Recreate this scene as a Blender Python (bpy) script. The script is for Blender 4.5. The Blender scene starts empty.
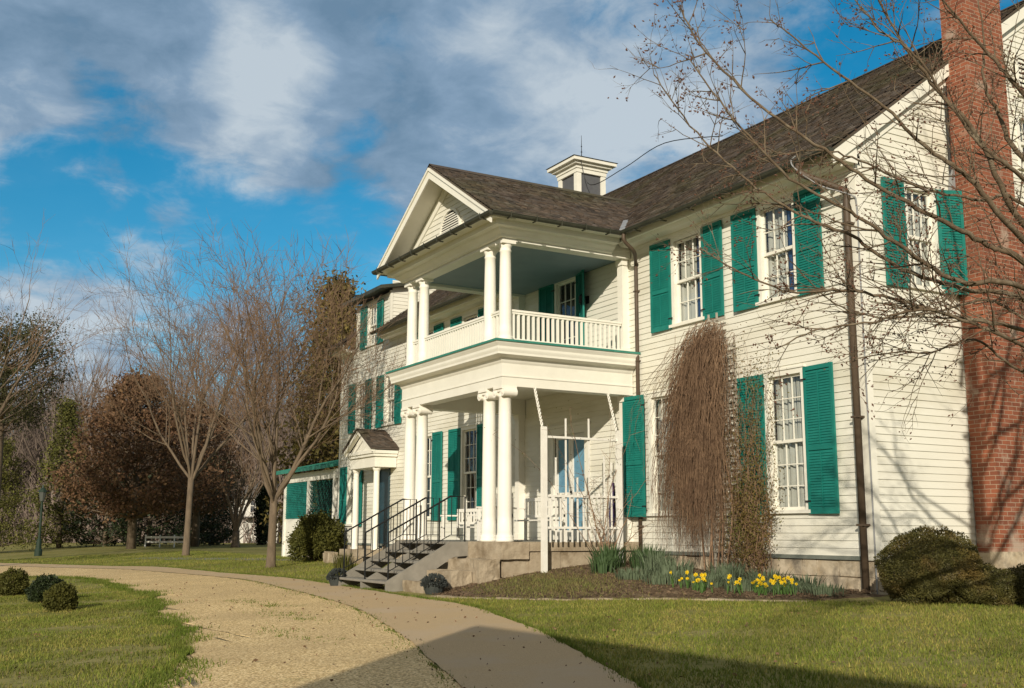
import bpy, bmesh, math, random
import numpy as np
from mathutils import Vector, Matrix
random.seed(7); rng = np.random.default_rng(7)
R = math.radians
scene = bpy.context.scene
COL = scene.collection

# ------------------------------------------------------------------ camera
FPX = 1088.2
PITCH, YAW, ROLL = 0.17113, 1.05197, 0.0024
CAM = Vector((11.461, -12.680, 0.9))
cp, sp = math.cos(PITCH), math.sin(PITCH)
FW = Vector((-math.sin(YAW)*cp, math.cos(YAW)*cp, sp))
RT = Vector((math.cos(YAW), math.sin(YAW), 0)); UP = RT.cross(FW)
rt = RT*math.cos(ROLL) + UP*math.sin(ROLL); up = UP*math.cos(ROLL) - RT*math.sin(ROLL)
cd = bpy.data.cameras.new("camera"); cam = bpy.data.objects.new("camera", cd); COL.objects.link(cam)
cam.matrix_world = Matrix(((rt.x, up.x, -FW.x, CAM.x), (rt.y, up.y, -FW.y, CAM.y), (rt.z, up.z, -FW.z, CAM.z), (0, 0, 0, 1)))
cd.sensor_width = 36; cd.lens = FPX/1024*36; cd.clip_end = 3000
scene.camera = cam
def ray(px, py): return FW + rt*((px-512)/FPX) - up*((py-344)/FPX)
def at(px, py, depth): return CAM + ray(px, py)*depth
def gz(x, y): return -0.045*min(max(-y-1, 0), 22)
def gnd(px, py, dz=0):
    d = ray(px, py); t = 2.0
    while t < 300:
        q = CAM + d*t
        if q.z < gz(q.x, q.y) + dz: return q
        t += .01
    return CAM + d*t

# ------------------------------------------------------------------ light and exposure
SUN = Vector((2.15, -1.95, 1.06)).normalized()
SUN_EL = math.asin(SUN.z); SUN_AZ = math.atan2(SUN.x, SUN.y)
w = bpy.data.worlds.new("World"); scene.world = w; w.use_nodes = True
nt = w.node_tree; nt.nodes.clear()
def N(t, typ, **k):
    n = t.nodes.new(typ)
    for a, b in k.items():
        if a == 'ins':
            for i, v_ in b.items(): n.inputs[i].default_value = v_
        else: setattr(n, a, b)
    return n
def L(t, a, b): t.links.new(a, b)
def MATH(t, op, a, b=None, clamp=False):
    n = N(t, 'ShaderNodeMath', operation=op, use_clamp=clamp)
    for i, x in enumerate((a, b)):
        if x is None: continue
        if isinstance(x, (int, float)): n.inputs[i].default_value = x
        else: L(t, x, n.inputs[i])
    return n.outputs[0]
sky = N(nt, 'ShaderNodeTexSky', sky_type='NISHITA', sun_disc=False, sun_elevation=SUN_EL, sun_rotation=SUN_AZ, altitude=100, air_density=1.0, dust_density=0.4, ozone_density=3.0)
hs = N(nt, 'ShaderNodeHueSaturation', ins={'Hue': 0.482, 'Saturation': 1.42, 'Value': 1.0}); L(nt, sky.outputs[0], hs.inputs['Color'])
tc = N(nt, 'ShaderNodeTexCoord'); nrm = N(nt, 'ShaderNodeVectorMath', operation='NORMALIZE'); L(nt, tc.outputs['Generated'], nrm.inputs[0])
sx = N(nt, 'ShaderNodeSeparateXYZ'); L(nt, nrm.outputs[0], sx.inputs[0])
den = MATH(nt, 'ADD', MATH(nt, 'MAXIMUM', sx.outputs[2], 0.0), 0.22)
cmb = N(nt, 'ShaderNodeCombineXYZ'); L(nt, MATH(nt, 'DIVIDE', sx.outputs[0], den), cmb.inputs[0]); L(nt, MATH(nt, 'DIVIDE', sx.outputs[1], den), cmb.inputs[1])
n1 = N(nt, 'ShaderNodeTexNoise', ins={'Scale': 3.6, 'Detail': 10.0, 'Roughness': .58, 'Distortion': .45}); L(nt, cmb.outputs[0], n1.inputs['Vector'])
n2 = N(nt, 'ShaderNodeTexNoise', ins={'Scale': 3.4, 'Detail': 6.0, 'Roughness': .55}); L(nt, cmb.outputs[0], n2.inputs['Vector'])
def blobs(items):
    acc = None
    for px, py, deg, amp in items:
        d = ray(px, py).normalized()
        dp = N(nt, 'ShaderNodeVectorMath', operation='DOT_PRODUCT'); L(nt, nrm.outputs[0], dp.inputs[0]); dp.inputs[1].default_value = d
        mr = N(nt, 'ShaderNodeMapRange', interpolation_type='SMOOTHSTEP', ins={1: math.cos(R(deg)), 2: 1.0, 3: 0.0, 4: amp}); L(nt, dp.outputs['Value'], mr.inputs[0])
        acc = mr.outputs[0] if acc is None else MATH(nt, 'ADD', acc, mr.outputs[0])
    return acc
cover = blobs([(100, 150, 5, -.28), (40, 175, 3.5, -.12), (190, 245, 7, -.13), (330, 250, 6, -.14), (40, 270, 5, -.12), (470, 22, 2, -.10), (700, 45, 4, -.12), (360, 130, 1.6, -.12), (900, 70, 7, -.12), (225, 215, 5, -.10),
               (250, 95, 8, .14), (90, 30, 10, .20), (400, 60, 10, .16), (600, 70, 12, .20), (50, 345, 5, .26), (130, 300, 4, .10), (240, 315, 3, .16), (95, 190, 2.2, .22), (150, 235, 3, .10), (20, 125, 4, .14), (480, 150, 7, .16), (290, 190, 3, .14), (240, 0, 8, .12)])
beh = N(nt, 'ShaderNodeVectorMath', operation='DOT_PRODUCT'); L(nt, nrm.outputs[0], beh.inputs[0]); beh.inputs[1].default_value = Vector((SUN.x, SUN.y, .75)).normalized()  # bright neutral cloud out of view toward the sun, added to temper blue fill
behf = N(nt, 'ShaderNodeMapRange', interpolation_type='SMOOTHSTEP', ins={1: -.15, 2: .75, 3: 0.0, 4: 1.0}); L(nt, beh.outputs['Value'], behf.inputs[0])
n3 = N(nt, 'ShaderNodeTexNoise', ins={'Scale': 9.0, 'Detail': 8.0, 'Roughness': .62, 'Distortion': .35}); L(nt, cmb.outputs[0], n3.inputs['Vector'])
fine = MATH(nt, 'MULTIPLY', MATH(nt, 'SUBTRACT', n3.outputs[0], .5), .50)
m = MATH(nt, 'ADD', MATH(nt, 'ADD', MATH(nt, 'ADD', n1.outputs[0], cover), fine), MATH(nt, 'MULTIPLY', behf.outputs[0], .22))
mask = N(nt, 'ShaderNodeMapRange', interpolation_type='SMOOTHSTEP', ins={1: .33, 2: .68, 3: 0.04, 4: 1.0}); L(nt, m, mask.inputs[0])
bright = blobs([(265, 60, 4, .22), (225, 135, 5, .22), (560, 60, 9, .10), (640, 130, 8, .14), (15, 130, 5, .14), (90, 345, 7, .22), (90, 45, 8, -.16), (320, 140, 5, -.08), (400, 40, 6, -.08)])
bm_ = MATH(nt, 'ADD', MATH(nt, 'ADD', n2.outputs[0], bright), MATH(nt, 'MULTIPLY', fine, 1.3))
cr = N(nt, 'ShaderNodeValToRGB'); cr.color_ramp.elements[0].position = .30; cr.color_ramp.elements[0].color = (1.45, 2.35, 3.4, 1)
cr.color_ramp.elements[1].position = .80; cr.color_ramp.elements[1].color = (5.0, 5.7, 6.3, 1)
e = cr.color_ramp.elements.new(.52); e.color = (2.3, 3.3, 4.5, 1); L(nt, bm_, cr.inputs[0])
cw = N(nt, 'ShaderNodeMix', data_type='RGBA'); L(nt, behf.outputs[0], cw.inputs[0]); L(nt, cr.outputs[0], cw.inputs[6]); cw.inputs[7].default_value = (4.4, 4.2, 3.8, 1)
mix = N(nt, 'ShaderNodeMix', data_type='RGBA'); L(nt, MATH(nt, 'MULTIPLY', mask.outputs[0], .95), mix.inputs[0]); L(nt, hs.outputs[0], mix.inputs[6]); L(nt, cw.outputs[2], mix.inputs[7])
bg = N(nt, 'ShaderNodeBackground', ins={'Strength': .10}); L(nt, mix.outputs[2], bg.inputs[0])
wo = N(nt, 'ShaderNodeOutputWorld'); L(nt, bg.outputs[0], wo.inputs[0])
sd = bpy.data.lights.new("sun", 'SUN'); sd.energy = 4.2; sd.angle = R(.55); sd.color = (1, .905, .745)
so = bpy.data.objects.new("sun", sd); COL.objects.link(so); so.rotation_euler = SUN.to_track_quat('Z', 'Y').to_euler()
vs = scene.view_settings; vs.view_transform = 'Standard'; vs.look = 'None'; vs.exposure = 0.10; vs.gamma = 1; vs.use_curve_mapping = False

# ------------------------------------------------------------------ materials
def mat(name, base, rough=.7, var=None, scale=8, detail=4, bump=0, bscale=60, spec=.3, metal=0, var2=None, scale2=1, stretch=None, attr=None, transl=0):
    m = bpy.data.materials.new(name); m.use_nodes = True; t = m.node_tree; b = t.nodes['Principled BSDF']
    b.inputs['Roughness'].default_value = rough; b.inputs['Metallic'].default_value = metal; b.inputs['Specular IOR Level'].default_value = spec
    tc = N(t, 'ShaderNodeTexCoord'); vec = tc.outputs['Object']
    if stretch:
        mp = N(t, 'ShaderNodeMapping'); mp.inputs['Scale'].default_value = stretch; L(t, vec, mp.inputs[0]); vec = mp.outputs[0]
    colr = None
    def noise(sc, det):
        n = N(t, 'ShaderNodeTexNoise', ins={'Scale': sc, 'Detail': det, 'Roughness': .6}); L(t, vec, n.inputs['Vector']); return n.outputs[0]
    if var:
        r = N(t, 'ShaderNodeMapRange', ins={1: .3, 2: .7}); L(t, noise(scale, detail), r.inputs[0])
        mx = N(t, 'ShaderNodeMix', data_type='RGBA'); mx.inputs[6].default_value = (*base, 1); mx.inputs[7].default_value = (*var, 1); L(t, r.outputs[0], mx.inputs[0]); colr = mx.outputs[2]
    if var2:
        r = N(t, 'ShaderNodeMapRange', ins={1: .48, 2: .68}); L(t, noise(scale2, 5), r.inputs[0])
        mx = N(t, 'ShaderNodeMix', data_type='RGBA'); mx.inputs[6].default_value = (*base, 1); mx.inputs[7].default_value = (*var2, 1)
        if colr: L(t, colr, mx.inputs[6])
        L(t, r.outputs[0], mx.inputs[0]); colr = mx.outputs[2]
    if attr:
        a = N(t, 'ShaderNodeAttribute', attribute_name='tint'); mx = N(t, 'ShaderNodeMix', data_type='RGBA', blend_type='MULTIPLY'); mx.inputs[0].default_value = 1; mx.inputs[6].default_value = (*base, 1)
        if colr: L(t, colr, mx.inputs[6])
        L(t, a.outputs[0], mx.inputs[7]); colr = mx.outputs[2]
    if colr: L(t, colr, b.inputs['Base Color'])
    else: b.inputs['Base Color'].default_value = (*base, 1)
    if bump:
        bp = N(t, 'ShaderNodeBump', ins={'Strength': bump, 'Distance': .01}); L(t, noise(bscale, 4), bp.inputs['Height']); L(t, bp.outputs[0], b.inputs['Normal'])
    if transl:
        tr = N(t, 'ShaderNodeBsdfTranslucent'); ms = N(t, 'ShaderNodeMixShader', ins={0: transl})
        if colr: L(t, colr, tr.inputs[0])
        else: tr.inputs[0].default_value = (*base, 1)
        L(t, b.outputs[0], ms.inputs[1]); L(t, tr.outputs[0], ms.inputs[2]); L(t, ms.outputs[0], t.nodes['Material Output'].inputs[0])
    return m
M = {}
M['siding'] = mat('siding_paint', (.78, .765, .675), .55, (.71, .69, .60), 1.6, 6, .25, 90, .3, var2=(.60, .57, .46), scale2=.9, stretch=(.35, .35, 1.2))
M['trim'] = mat('trim_paint', (.82, .80, .71), .5, (.75, .73, .64), 2.5, 5, .15, 70)
M['column'] = mat('column_paint', (.86, .83, .74), .5, (.79, .76, .67), 2.5, 5, .1, 50)
M['teal'] = mat('shutter_paint', (.006, .15, .125), .55, (.011, .195, .16), 5, 6, .15, 60, .35)
M['tealdark'] = mat('porch_edge_paint', (.05, .24, .18), .5, (.03, .17, .13), 4)
M['iron'] = mat('black_iron', (.012, .013, .013), .5)
M['gutter'] = mat('gutter_metal', (.035, .038, .026), .5, (.065, .064, .045), 3)
M['brown'] = mat('downspout_paint', (.105, .075, .05), .55, (.07, .05, .035), 3, 4, .1)
M['lead'] = mat('lead_flashing', (.30, .31, .32), .5, (.2, .2, .2), 6)
M['bluepaint'] = mat('porch_ceiling_paint', (.22, .29, .33), .6, (.19, .25, .29), 2)
M['curtain'] = mat('curtain_cloth', (.56, .54, .49), .9, (.42, .41, .37), 3, stretch=(6, 6, .5))
M['dark'] = mat('dark_room', (.015, .013, .012), .9)  # near-black colour stands in for unlit rooms and recesses
M['drape'] = mat('blue_drape', (.02, .06, .16), .9, (.015, .045, .12), 9)
M['louver'] = mat('screen_grey', (.11, .115, .12), .8, (.09, .09, .1), 10)
M['doordark'] = mat('dark_door_paint', (.02, .055, .075), .35, (.015, .035, .045), 4, spec=.6)
M['latticegreen'] = mat('dark_lattice', (.010, .075, .058), .6)
M['doorblue'] = mat('door_blind_blue', (.16, .34, .46), .35, (.10, .24, .36), 6, spec=.6)
M['floor'] = mat('porch_floor_paint', (.20, .20, .18), .6, (.15, .15, .13), 3)
M['stepwood'] = mat('grey_step_paint', (.28, .26, .22), .6, (.20, .185, .155), 4, 6, .2)
M['stone'] = mat('sandstone', (.44, .37, .27), .9, (.31, .25, .175), 4.5, 9, 1.0, 22, .2, var2=(.22, .17, .11), scale2=2.6)
M['foundation'] = mat('whitewashed_stone', (.58, .50, .38), .95, (.38, .30, .20), 5, 9, 1.0, 16, .2, var2=(.20, .17, .13), scale2=3.4)
M['drip'] = mat('drip_board', (.12, .14, .12), .7, (.20, .21, .18), 4)
M['asphalt'] = mat('aggregate_path', (.58, .43, .25), .9, (.37, .27, .155), 90, 3, .4, 160, .2, var2=(.47, .36, .235), scale2=.9)
M['greypath'] = mat('grey_path_gravel', (.22, .22, .22), .9, (.15, .15, .15), 40, 3, .5, 80)
M['bark'] = mat('bark_grey', (.185, .14, .095), .9, (.105, .08, .056), 9, 7, .9, 40, .2, stretch=(1, 1, .3))
M['twig'] = mat('twig_bark', (.175, .115, .07), .85, (.115, .072, .045), 6)
M['twigfar'] = mat('far_twig_bark', (.20, .155, .13), .9, (.14, .108, .09), .5)
M['nearbark'] = mat('near_bark', (.17, .125, .08), .85, (.095, .068, .044), 25, 7, .6, 60, .2, var2=(.22, .18, .125), scale2=9)
M['bud'] = mat('bud_red_brown', (.12, .055, .035), .7, (.16, .08, .05), 12)
M['vine'] = mat('vine_stem', (.28, .18, .11), .9, (.15, .092, .058), 5, 3)
M['vineleaf'] = mat('vine_leaf', (.12, .14, .03), .7, (.19, .11, .04), 2.5, transl=.3)
M['box'] = mat('boxwood_leaf', (.105, .095, .022), .6, (.06, .058, .015), 5, 4, spec=.4, var2=(.17, .115, .032), scale2=2.2, transl=.2)
M['shrubleaf'] = mat('shrub_leaf', (.11, .105, .02), .7, (.065, .07, .014), 3, transl=.25)
M['darkleaf'] = mat('dark_holly_leaf', (.028, .042, .012), .6, (.018, .028, .010), 2, attr=True)
M['cedar'] = mat('cedar_needles', (.13, .13, .028), .8, (.075, .08, .018), .5, transl=.15, attr=True)
M['conifer'] = mat('old_cedar_needles', (.16, .125, .034), .8, (.09, .078, .022), .5, transl=.15, attr=True)
M['pine'] = mat('pine_needles', (.035, .045, .015), .8, (.06, .06, .02), .6, attr=True)
M['oakleaf'] = mat('dead_oak_leaf', (.19, .112, .058), .8, (.12, .07, .037), .35, 4, transl=.3, attr=True)
M['iris'] = mat('iris_blade', (.075, .125, .05), .6, (.05, .09, .03), 4, transl=.2)
M['grey_leaf'] = mat('lavender_leaf', (.12, .15, .09), .7, (.08, .11, .06), 5)
M['petal'] = mat('daffodil_petal', (.85, .62, .015), .6, transl=.25)
M['stalk'] = mat('daffodil_stalk', (.07, .14, .03), .6)
M['blade'] = mat('grass_blade', (.15, .185, .024), .7, (.245, .225, .055), .9, 6, attr=True, transl=.3)
M['moss'] = mat('ground_cover', (.11, .125, .03), .8, (.16, .13, .05), 3, attr=True)
M['mulch'] = mat('mulch', (.15, .105, .065), .95, (.075, .052, .033), 22, 6, 1.0, 50, .1, var2=(.21, .16, .10), scale2=7)
M['chip'] = mat('mulch_chip', (.17, .115, .07), .9, (.09, .06, .038), 4, attr=True)
M['white'] = mat('white_paint', (.82, .80, .74), .5, (.72, .70, .63), 5)
M['blueflag'] = mat('rolled_cloth_blue', (.02, .035, .16), .8, (.10, .04, .05), 6)
M['weathered'] = mat('weathered_slat', (.46, .42, .35), .85, (.30, .27, .22), 7, 5)
M['planter'] = mat('dark_planter', (.03, .036, .034), .7, (.055, .062, .058), 14, 4, .5)
M['lampgreen'] = mat('lamp_green', (.018, .035, .022), .5)
M['lampglass'] = mat('lamp_glass', (.08, .09, .085), .2, spec=.6)
M['roofgrey'] = mat('grey_shingle', (.16, .15, .14), .9, (.10, .095, .09), 6)
M['outbrick'] = mat('red_brick_far', (.28, .11, .07), .9, (.2, .08, .05), 6)

def glass_mat():
    m = bpy.data.materials.new('window_glass'); m.use_nodes = True; t = m.node_tree; t.nodes.clear()
    g = N(t, 'ShaderNodeBsdfGlossy', ins={'Roughness': .02, 'Color': (.9, .95, 1, 1)}); tr = N(t, 'ShaderNodeBsdfTransparent', ins={0: (.84, .87, .86, 1)})
    ge = N(t, 'ShaderNodeNewGeometry'); dt = N(t, 'ShaderNodeVectorMath', operation='DOT_PRODUCT'); L(t, ge.outputs['Normal'], dt.inputs[0]); L(t, ge.outputs['Incoming'], dt.inputs[1])
    sch = MATH(t, 'POWER', MATH(t, 'SUBTRACT', 1.0, MATH(t, 'ABSOLUTE', dt.outputs['Value']), True), 5.0); tc = N(t, 'ShaderNodeTexCoord')
    n = N(t, 'ShaderNodeTexNoise', ins={'Scale': 5.0, 'Detail': 1.0}); L(t, tc.outputs['Object'], n.inputs['Vector'])
    bp = N(t, 'ShaderNodeBump', ins={'Strength': .12, 'Distance': .02}); L(t, n.outputs[0], bp.inputs['Height']); L(t, bp.outputs[0], g.inputs['Normal'])
    f = MATH(t, 'ADD', MATH(t, 'MULTIPLY', sch, .9), .09, True); ms = N(t, 'ShaderNodeMixShader'); L(t, f, ms.inputs[0]); L(t, tr.outputs[0], ms.inputs[1]); L(t, g.outputs[0], ms.inputs[2])
    o = N(t, 'ShaderNodeOutputMaterial'); L(t, ms.outputs[0], o.inputs[0]); return m
M['glass'] = glass_mat()
def brick_mat():
    m = mat('chimney_brick', (.3, .1, .06), .9); t = m.node_tree; b = t.nodes['Principled BSDF']
    tc = N(t, 'ShaderNodeTexCoord'); s = N(t, 'ShaderNodeSeparateXYZ'); L(t, tc.outputs['Object'], s.inputs[0])
    c = N(t, 'ShaderNodeCombineXYZ'); L(t, MATH(t, 'ADD', s.outputs[0], s.outputs[1]), c.inputs[0]); L(t, s.outputs[2], c.inputs[1])
    nz = N(t, 'ShaderNodeTexNoise', ins={'Scale': 9.0, 'Detail': 3.0}); L(t, c.outputs[0], nz.inputs['Vector'])
    jm = N(t, 'ShaderNodeMix', data_type='VECTOR'); jm.inputs[0].default_value = .012
    L(t, c.outputs[0], jm.inputs[4]); L(t, nz.outputs['Color'], jm.inputs[5])
    br = N(t, 'ShaderNodeTexBrick', ins={'Color1': (.30, .10, .052, 1), 'Color2': (.185, .062, .036, 1), 'Mortar': (.40, .29, .21, 1), 'Scale': 1.0, 'Mortar Size': .006, 'Mortar Smooth': .25, 'Bias': -.1, 'Brick Width': .205, 'Row Height': .068})
    br.offset = .5; L(t, jm.outputs[1], br.inputs['Vector'])
    n2 = N(t, 'ShaderNodeTexNoise', ins={'Scale': 1.3, 'Detail': 6.0}); L(t, tc.outputs['Object'], n2.inputs['Vector'])
    r = N(t, 'ShaderNodeMapRange', ins={1: .45, 2: .75, 3: 0., 4: .55}); L(t, n2.outputs[0], r.inputs[0])
    mx = N(t, 'ShaderNodeMix', data_type='RGBA'); L(t, r.outputs[0], mx.inputs[0]); L(t, br.outputs[0], mx.inputs[6]); mx.inputs[7].default_value = (.15, .06, .04, 1)
    # whitish lime bloom low down: a stain on the brick itself
    n3 = N(t, 'ShaderNodeTexNoise', ins={'Scale': 2.6, 'Detail': 8.0}); L(t, tc.outputs['Object'], n3.inputs['Vector'])
    lowz = N(t, 'ShaderNodeMapRange', ins={1: 1.9, 2: .7, 3: 0., 4: .14}); L(t, s.outputs[2], lowz.inputs[0])
    st = N(t, 'ShaderNodeMapRange', ins={1: .62, 2: .74}); L(t, MATH(t, 'ADD', n3.outputs[0], lowz.outputs[0]), st.inputs[0])
    m3 = N(t, 'ShaderNodeMix', data_type='RGBA'); L(t, MATH(t, 'MULTIPLY', st.outputs[0], .6), m3.inputs[0]); L(t, mx.outputs[2], m3.inputs[6]); m3.inputs[7].default_value = (.52, .44, .35, 1)
    L(t, m3.outputs[2], b.inputs['Base Color'])
    bp = N(t, 'ShaderNodeBump', ins={'Strength': .8, 'Distance': .01}, invert=True); L(t, br.outputs['Fac'], bp.inputs['Height']); L(t, bp.outputs[0], b.inputs['Normal'])
    return m
M['brick'] = brick_mat()
M['shingle'] = mat('wood_shingle', (.135, .104, .082), .9, (.10, .084, .07), 14, 5, .7, 70, .15, var2=(.10, .092, .055), scale2=.55, attr=True)
def ground_mat():
    m = mat('lawn_soil', (.17, .17, .04), .95, (.29, .25, .105), .55, 8, .8, 40, .1); t = m.node_tree; b = t.nodes['Principled BSDF']
    src = b.inputs['Base Color'].links[0].from_socket
    tc = N(t, 'ShaderNodeTexCoord'); n = N(t, 'ShaderNodeTexNoise', ins={'Scale': 5.0, 'Detail': 9.0, 'Roughness': .7}); L(t, tc.outputs['Object'], n.inputs['Vector'])
    r = N(t, 'ShaderNodeMapRange', ins={1: .5, 2: .72, 3: 0., 4: .8}); L(t, n.outputs[0], r.inputs[0])
    mx = N(t, 'ShaderNodeMix', data_type='RGBA'); L(t, r.outputs[0], mx.inputs[0]); L(t, src, mx.inputs[6]); mx.inputs[7].default_value = (.08, .095, .02, 1); L(t, mx.outputs[2], b.inputs['Base Color'])
    return m
M['ground'] = ground_mat()
def gravel_mat():
    m = mat('pea_gravel', (.40, .30, .17), .9); t = m.node_tree; b = t.nodes['Principled BSDF']
    tc = N(t, 'ShaderNodeTexCoord'); v = N(t, 'ShaderNodeTexVoronoi', ins={'Scale': 58.0, 'Randomness': 1.0}); L(t, tc.outputs['Object'], v.inputs['Vector'])
    s = N(t, 'ShaderNodeSeparateColor'); L(t, v.outputs['Color'], s.inputs[0])
    cr = N(t, 'ShaderNodeValToRGB'); E = cr.color_ramp.elements; E[0].color = (.26, .17, .07, 1); E[1].color = (.90, .71, .40, 1); k = E.new(.5); k.color = (.64, .46, .215, 1); L(t, s.outputs[0], cr.inputs[0])
    n = N(t, 'ShaderNodeTexNoise', ins={'Scale': .7, 'Detail': 7.0, 'Roughness': .65}); L(t, tc.outputs['Object'], n.inputs['Vector'])
    r = N(t, 'ShaderNodeMapRange', ins={1: .4, 2: .65, 3: 0., 4: .45}); L(t, n.outputs[0], r.inputs[0])
    mx = N(t, 'ShaderNodeMix', data_type='RGBA'); L(t, r.outputs[0], mx.inputs[0]); L(t, cr.outputs[0], mx.inputs[6]); mx.inputs[7].default_value = (.38, .275, .14, 1)
    n4 = N(t, 'ShaderNodeTexNoise', ins={'Scale': .45, 'Detail': 9.0, 'Roughness': .75}); L(t, tc.outputs['Object'], n4.inputs['Vector'])
    r4 = N(t, 'ShaderNodeMapRange', ins={1: .60, 2: .70, 3: 0., 4: .6}); L(t, n4.outputs[0], r4.inputs[0])
    m4 = N(t, 'ShaderNodeMix', data_type='RGBA'); L(t, r4.outputs[0], m4.inputs[0]); L(t, mx.outputs[2], m4.inputs[6]); m4.inputs[7].default_value = (.27, .24, .09, 1)
    L(t, m4.outputs[2], b.inputs['Base Color'])
    bp = N(t, 'ShaderNodeBump', ins={'Strength': .35, 'Distance': .008}, invert=True); L(t, v.outputs['Distance'], bp.inputs['Height']); L(t, bp.outputs[0], b.inputs['Normal'])
    return m
M['gravel'] = gravel_mat()

# ------------------------------------------------------------------ mesh helpers
class MB:
    def __init__(s): s.v = []; s.f = []; s.t = []; s.mi = []; s.cur = 0; s.tint = None
    def face(s, pts):
        i = len(s.v); s.v += [tuple(p) for p in pts]; s.f.append(tuple(range(i, i+len(pts)))); s.mi.append(s.cur); s.t.append(s.tint)
    def box(s, x0, x1, y0, y1, z0, z1, T=None):
        T = T or (lambda a, b, c: (a, b, c)); i = len(s.v)
        s.v += [tuple(T(x, y, z)) for z in (z0, z1) for y in (y0, y1) for x in (x0, x1)]
        for q in ((0, 2, 3, 1), (4, 5, 7, 6), (0, 1, 5, 4), (2, 6, 7, 3), (0, 4, 6, 2), (1, 3, 7, 5)):
            s.f.append(tuple(i+k for k in q)); s.mi.append(s.cur); s.t.append(s.tint)
    def hexa(s, p):                                   # 8 corners, bottom 4 then top 4, both counter-clockwise
        i = len(s.v); s.v += [tuple(q) for q in p]
        for q in ((3, 2, 1, 0), (4, 5, 6, 7), (0, 1, 5, 4), (1, 2, 6, 5), (2, 3, 7, 6), (3, 0, 4, 7)):
            s.f.append(tuple(i+k for k in q)); s.mi.append(s.cur); s.t.append(s.tint)
    def tube(s, pts, rad, n=6, cap=True):
        pts = [Vector(p) for p in pts]
        if isinstance(rad, (int, float)): rad = [rad]*len(pts)
        i0 = len(s.v); prev = None
        for k, p in enumerate(pts):
            d = (pts[min(k+1, len(pts)-1)] - pts[max(k-1, 0)])
            d = d.normalized() if d.length > 1e-9 else Vector((0, 0, 1))
            a = (prev - d*prev.dot(d)) if prev is not None else (Vector((1, 0, 0)) if abs(d.x) < .8 else Vector((0, 1, 0))).cross(d)
            a = a.normalized() if a.length > 1e-6 else d.orthogonal().normalized(); prev = a; b = d.cross(a)
            for j in range(n):
                an = 2*math.pi*j/n; s.v.append(tuple(p + (a*math.cos(an)+b*math.sin(an))*rad[k]))
        for k in range(len(pts)-1):
            for j in range(n):
                a0 = i0+k*n+j; a1 = i0+k*n+(j+1) % n; s.f.append((a0, a1, a1+n, a0+n)); s.mi.append(s.cur); s.t.append(s.tint)
        if cap and n > 3:
            s.f.append(tuple(i0+j for j in range(n-1, -1, -1))); s.f.append(tuple(i0+(len(pts)-1)*n+j for j in range(n))); s.mi += [s.cur]*2; s.t += [s.tint]*2
    def lathe(s, x, y, prof, n=24):
        i0 = len(s.v)
        for r, z in prof:
            for j in range(n): an = 2*math.pi*j/n; s.v.append((x+r*math.cos(an), y+r*math.sin(an), z))
        for k in range(len(prof)-1):
            for j in range(n):
                a0 = i0+k*n+j; a1 = i0+k*n+(j+1) % n; s.f.append((a0, a1, a1+n, a0+n)); s.mi.append(s.cur); s.t.append(s.tint)
        s.f.append(tuple(i0+j for j in range(n-1, -1, -1))); s.f.append(tuple(i0+(len(prof)-1)*n+j for j in range(n))); s.mi += [s.cur]*2; s.t += [s.tint]*2
    def prism(s, poly, a, b, axis, T=None):           # poly of 2-D points swept along axis from a to b
        mk = {'x': lambda p, c: (c, p[0], p[1]), 'y': lambda p, c: (p[0], c, p[1]), 'z': lambda p, c: (p[0], p[1], c)}[axis]
        T = T or (lambda *q: q); n = len(poly); i = len(s.v)
        s.v += [tuple(T(*mk(p, a))) for p in poly] + [tuple(T(*mk(p, b))) for p in poly]
        fs = [tuple(i+k for k in range(n)), tuple(i+n+k for k in range(n-1, -1, -1))] + [(i+k, i+n+k, i+n+(k+1) % n, i+(k+1) % n) for k in range(n)]
        s.f += fs; s.mi += [s.cur]*len(fs); s.t += [s.tint]*len(fs)
    def leaf(s, p, size, d=None, asp=.5):
        d = d or Vector((random.gauss(0, 1), random.gauss(0, 1), random.gauss(0, 1))); d = d.normalized()
        q = Vector((random.gauss(0, 1), random.gauss(0, 1), random.gauss(0, 1))); q = (q - d*q.dot(d)).normalized()
        p = Vector(p); a = d*size*.5; b = q*size*asp*.5
        s.face((p-a, p+b, p+a, p-b))
    def build(s, name, mats, parent=None, smooth=False, fix=False):
        me = bpy.data.meshes.new(name); me.from_pydata(s.v, [], s.f); mats = mats if isinstance(mats, (list, tuple)) else [mats]
        for q in mats: me.materials.append(M[q] if isinstance(q, str) else q)
        if len(mats) > 1: me.polygons.foreach_set('material_index', s.mi)
        if smooth: me.polygons.foreach_set('use_smooth', [True]*len(me.polygons))
        if any(t is not None for t in s.t):
            at_ = me.color_attributes.new('tint', 'FLOAT_COLOR', 'CORNER'); arr = []
            for f, t in zip(s.f, s.t): arr += [*(t or (1, 1, 1)), 1.0]*len(f)
            at_.data.foreach_set('color', arr)
        if fix:
            b = bmesh.new(); b.from_mesh(me); bmesh.ops.recalc_face_normals(b, faces=b.faces); b.to_mesh(me); b.free()
        me.update(); o = bpy.data.objects.new(name, me); COL.objects.link(o)
        if parent: o.parent = parent; o.matrix_parent_inverse = Matrix.Translation(parent_loc(parent)).inverted()
        return o
def parent_loc(p):
    l = Vector(p.location)
    if p.parent: l = l + p.matrix_parent_inverse.to_translation() + parent_loc(p.parent)
    return l
def tag(o, label=None, cat=None, group=None, kind=None):
    if label: o['label'] = label
    if cat: o['category'] = cat
    if group: o['group'] = group
    if kind: o['kind'] = kind
    return o
def thing(name, label, cat, loc=(0, 0, 0), group=None):
    o = bpy.data.objects.new(name, None); COL.objects.link(o); o.location = loc; o.empty_display_size = .2
    return tag(o, label, cat, group)
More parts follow.
